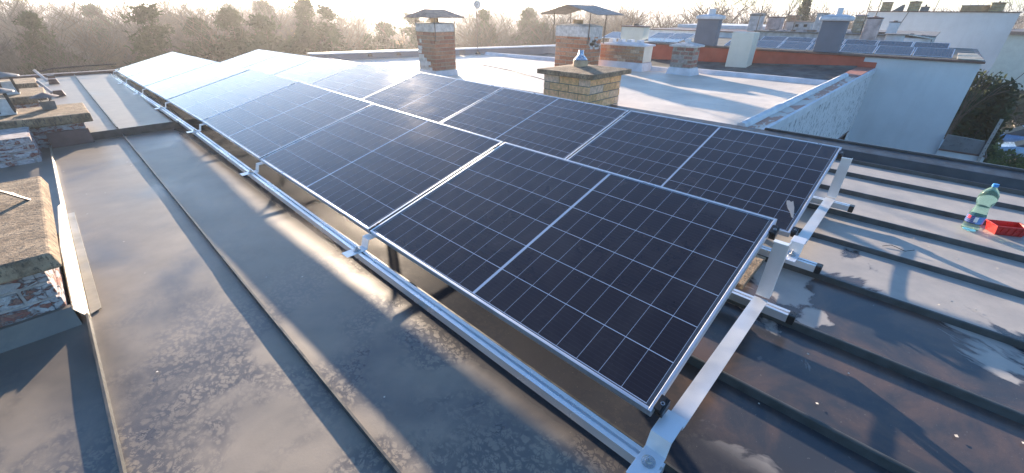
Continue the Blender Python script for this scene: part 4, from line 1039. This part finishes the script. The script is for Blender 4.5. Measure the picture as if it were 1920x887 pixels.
# conifer by the far chimneys
cf = thing('conifer', 'narrow dark conifer rising behind the low vented block', 'tree', (40, 8.2, GZ))
MB().tube((40, 8.2, GZ), (40, 8.2, GZ+9.8), .14, .03, 6).build('trunk', MT['bark'], cf)
m = MB(); r3 = random.Random(3)
for q in range(5200):
    t = r3.random(); z = GZ+1+9.4*t; rr = 1.15*(1-t)**.75*math.sqrt(r3.random())*r3.uniform(.8, 1.15)+.02; a = r3.uniform(0, 6.28)
    c = Vector((40+rr*math.cos(a), 8.2+rr*math.sin(a), z)); u = Vector((r3.gauss(0, 1), r3.gauss(0, 1), r3.gauss(.8, 1))).normalized()*.13; v = u.orthogonal().normalized()*.05
    m.quad(c-u, c+v, c+u, c-v)
m.build('crown', MT['dark_leaf'], cf)
def bush(name, label, cx, cy, sx, sy, z0, z1, n, mat, seed, leaf=.07, cat='hedge'):
    r = random.Random(seed); o = thing(name, label, cat, (cx, cy, z0))
    m = MB()
    for q in range(n):
        u_, v_, w_ = r.uniform(-1, 1), r.uniform(-1, 1), r.random()**.6
        x, y = cx+u_*sx, cy+v_*sy
        hh = (z1-z0)*(.86+.22*noise.noise(Vector((x*.7, y*.7, seed))))
        c = Vector((x, y, z0+hh*w_))+Vector((r.gauss(0, .1), r.gauss(0, .1), r.gauss(0, .08)))
        u = Vector((r.gauss(0, 1), r.gauss(0, 1), r.gauss(0, 1))).normalized()*leaf*r.uniform(.6, 1.4); v = u.orthogonal().normalized()*leaf*.5
        m.quad(c-u, c+v, c+u, c-v)
    m.build('leaves', MT[mat], o)
    m = MB()
    for q in range(14):
        x, y = cx+r.uniform(-.8, .8)*sx, cy+r.uniform(-.8, .8)*sy; m.tube((x, y, z0), (x+r.gauss(0, .3), y+r.gauss(0, .3), z0+(z1-z0)*.8), .05, .02, 5, False)
    m.build('stems', MT['bark'], o); return o
bush('hedge', 'clipped green hedge with sunlit yellow green top beside the perforated post', 34.5, -3.1, 4.0, 1.15, GZ, -4.5, 16000, 'hedge', 1, .10)
bush('hedge', 'darker green hedge at the right edge below the parked cars', 24, -5.2, 6.0, 1.8, GZ, -4.2, 22000, 'hedge', 2, .09)
bush('evergreen_shrub', 'big dark evergreen shrub beside the plain gable wall', 20.2, -1.75, 2.0, .62, GZ, -.55, 22000, 'dark_leaf', 3, .10, 'shrub')
bush('evergreen_shrub', 'dark evergreen shrub behind the parked cars at the right edge', 56, -7.0, 4.0, 2.4, GZ, -4.4, 9000, 'dark_leaf', 4, .16, 'shrub')
bs = thing('bare_shrub', 'bare tangled shrub climbing at the corner of the plain gable wall', 'shrub', (13.2, -1.1, GZ))
rb_ = random.Random(77); m = MB()
for q in range(22):
    p = Vector((13.2+rb_.uniform(-.5, .7), -1.0-rb_.random()*.10, -1.3)); d = Vector((0, 0, 1))
    for _ in range(10):
        d = (d+Vector((rb_.gauss(0, .25), rb_.gauss(-.02, .10), rb_.gauss(0, .1)))).normalized(); n_ = p+d*.17
        if n_.z > .12: break
        m.tube(p, n_, .007, .006, 4, False); p = n_
m.tube((13.2, -1.04, GZ), (13.2, -1.05, -1.2), .03, .02, 5, False)
m.build('branches', MT['twig_warm'], bs)
# parked cars
def car(x, y, rz, label, pm):
    o = thing('parked_car', label, 'car', (x, y, GZ), 'cars parked behind the hedge'); o.rotation_euler = (0, 0, rz)
    WLOC[o] = (0, 0, 0)
    L2, W2 = 2.1, .87
    m = MB(); st = [(-2.1, .55, .45), (-2.0, .85, .7), (-1.2, .95, .85), (1.1, .93, .85), (1.95, .75, .78), (2.12, .5, .5)]
    k_ = []
    for (px, zt, w_) in st:
        ww = W2*(.75+.25*w_/.85); i = len(m.v); m.v += [(px, -ww, .28), (px, -W2*1.0*min(1, ww/W2+.04), .6 if zt > .6 else zt-.05), (px, -ww*.93, zt), (px, ww*.93, zt), (px, W2*min(1, ww/W2+.04), .6 if zt > .6 else zt-.05), (px, ww, .28)]; k_.append(i)
    for a, b in zip(k_, k_[1:]):
        for j in range(5): m.face((a+j, a+j+1, b+j+1, b+j))
        m.face((a+5, a, b, b+5))
    m.face(tuple(range(6))[::-1]); m.face(tuple(k_[-1]+j for j in range(6)))
    m.build('body', pm, o, (0, 0, 0), bevel=.03, smooth=True)
    g = MB().hexa([(-1.35, -.76, .94), (1.15, -.76, .92), (1.15, .76, .92), (-1.35, .76, .94), (-.75, -.60, 1.40), (.35, -.60, 1.42), (.35, .60, 1.42), (-.75, .60, 1.40)]).build('windows', MT['glass_dark'], o, (0, 0, 0), bevel=.03)
    MB().hexa([(-.80, -.62, 1.405), (.40, -.62, 1.425), (.40, .62, 1.425), (-.80, .62, 1.405), (-.70, -.54, 1.45), (.25, -.54, 1.465), (.25, .54, 1.465), (-.70, .54, 1.45)]).build('roof', pm, o, (0, 0, 0), bevel=.02)
    for wx in (-1.3, 1.3):
        for wy in (-.80, .80):
            wq = MB().tube((wx, wy-.1, .32), (wx, wy+.1, .32), .32, n=20).build('wheel', MT['black'], o, (0, 0, 0)); MB().tube((wx, wy-.105, .32), (wx, wy+.105, .32), .19, n=14).build('rim', MT['steel'], wq, (0, 0, 0))
    return o
car(44.2, -6.6, R(92), 'parked blue car farther from the hedge at the right edge', MT['car_paint'])
car(40.2, -6.9, R(90), 'parked pale blue car close behind the hedge at the right edge', MT['car_paint2'])
# pylon at upper left
py = thing('power_pylon', 'lattice power pylon beyond the wood at the upper left', 'pylon', (-.55, 62, GZ))
m = MB(); px0, py0 = -.55, 62; Hh = 9.0; b0, b1 = 1.0, .28
def pc(i, t): s_ = b0+(b1-b0)*t; return (px0+(-s_, s_, s_, -s_)[i], py0+(-s_, -s_, s_, s_)[i], GZ+Hh*t)
for i in range(4):
    m.tube(pc(i, 0), pc(i, 1), .10, .08, 4)
    for q in range(8): m.tube(pc(i, q/8), pc((i+1) % 4, (q+1)/8), .05, n=3); m.tube(pc((i+1) % 4, q/8), pc(i, (q+1)/8), .035, n=3)
m.build('tower', MT['iron'], py)
for zz, w_ in ((Hh, .9), (Hh-1.7, 2.2)): MB().box(px0-w_, px0+w_, py0-.1, py0+.1, GZ+zz-.1, GZ+zz).build('crossarm', MT['iron'], py)
# far-off wood as one mass
m = MB(); r5 = random.Random(55)
for q in range(520):
    az = r5.uniform(-12, 100); d = r5.uniform(95, 230); x = CAM.x+d*math.sin(R(az)); y = CAM.y+d*math.cos(R(az))
    H = r5.uniform(7, 8.8)*(1+.0009*d); wdt = r5.uniform(1.8, 3.2)
    m.tube((x, y, GZ), (x, y, GZ+H*.8), .16, .04, 3, False)
    for _ in range(75):
        t = r5.uniform(.2, 1); rr = wdt*math.sqrt(max(0, 1-(2*t-1.1)**2))*r5.random()**.5; a = r5.uniform(0, 6.28)
        c = Vector((x+rr*math.cos(a), y+rr*math.sin(a), GZ+H*t)); u = Vector((r5.gauss(0, .5), r5.gauss(0, .5), r5.gauss(.9, .5))).normalized()*r5.uniform(.5, 1.1); v = u.orthogonal().normalized()*.07
        m.quad(c-u, c+v, c+u, c-v)
o = m.build('far_wood', MT['twig']); o['kind'] = 'stuff'; tag(o, 'far leafless wood fading into the haze on the horizon', 'wood')
# undergrowth filling the wood floor
m = MB()
for q in range(30000):
    az = r5.uniform(-10, 66); d = 16+55*r5.random(); x = CAM.x+d*math.sin(R(az)); y = CAM.y+d*math.cos(R(az))
    if y < 14 and x < 23 and x > -8: continue
    c = Vector((x, y, GZ+r5.random()**.7*3.6)); u = Vector((r5.gauss(0, .6), r5.gauss(0, .6), r5.gauss(.8, .5))).normalized()*r5.uniform(.25, .6); v = u.orthogonal().normalized()*.035
    m.quad(c-u, c+v, c+u, c-v)
o = m.build('undergrowth', MT['twig']); o['kind'] = 'stuff'; tag(o, 'brown bare undergrowth between the trunks of the wood', 'undergrowth')

# ------------------------------------------------------------------ haze
hz = MB().box(-320, 800, -120, 800, GZ-1, 6.5)
o = hz.build('haze', None); o.data.materials.clear()
hm = bpy.data.materials.new('haze'); hm.use_nodes = True; t = hm.node_tree; t.nodes.clear()
out = t.nodes.new('ShaderNodeOutputMaterial'); pv = t.nodes.new('ShaderNodeVolumePrincipled')
pv.inputs['Color'].default_value = (.93, .95, 1, 1); pv.inputs['Density'].default_value = .0018; pv.inputs['Anisotropy'].default_value = .62
t.links.new(pv.outputs[0], out.inputs['Volume']); o.data.materials.append(hm); o['kind'] = 'stuff'
tag(o, 'pale morning haze filling the air over the roofs', 'haze')
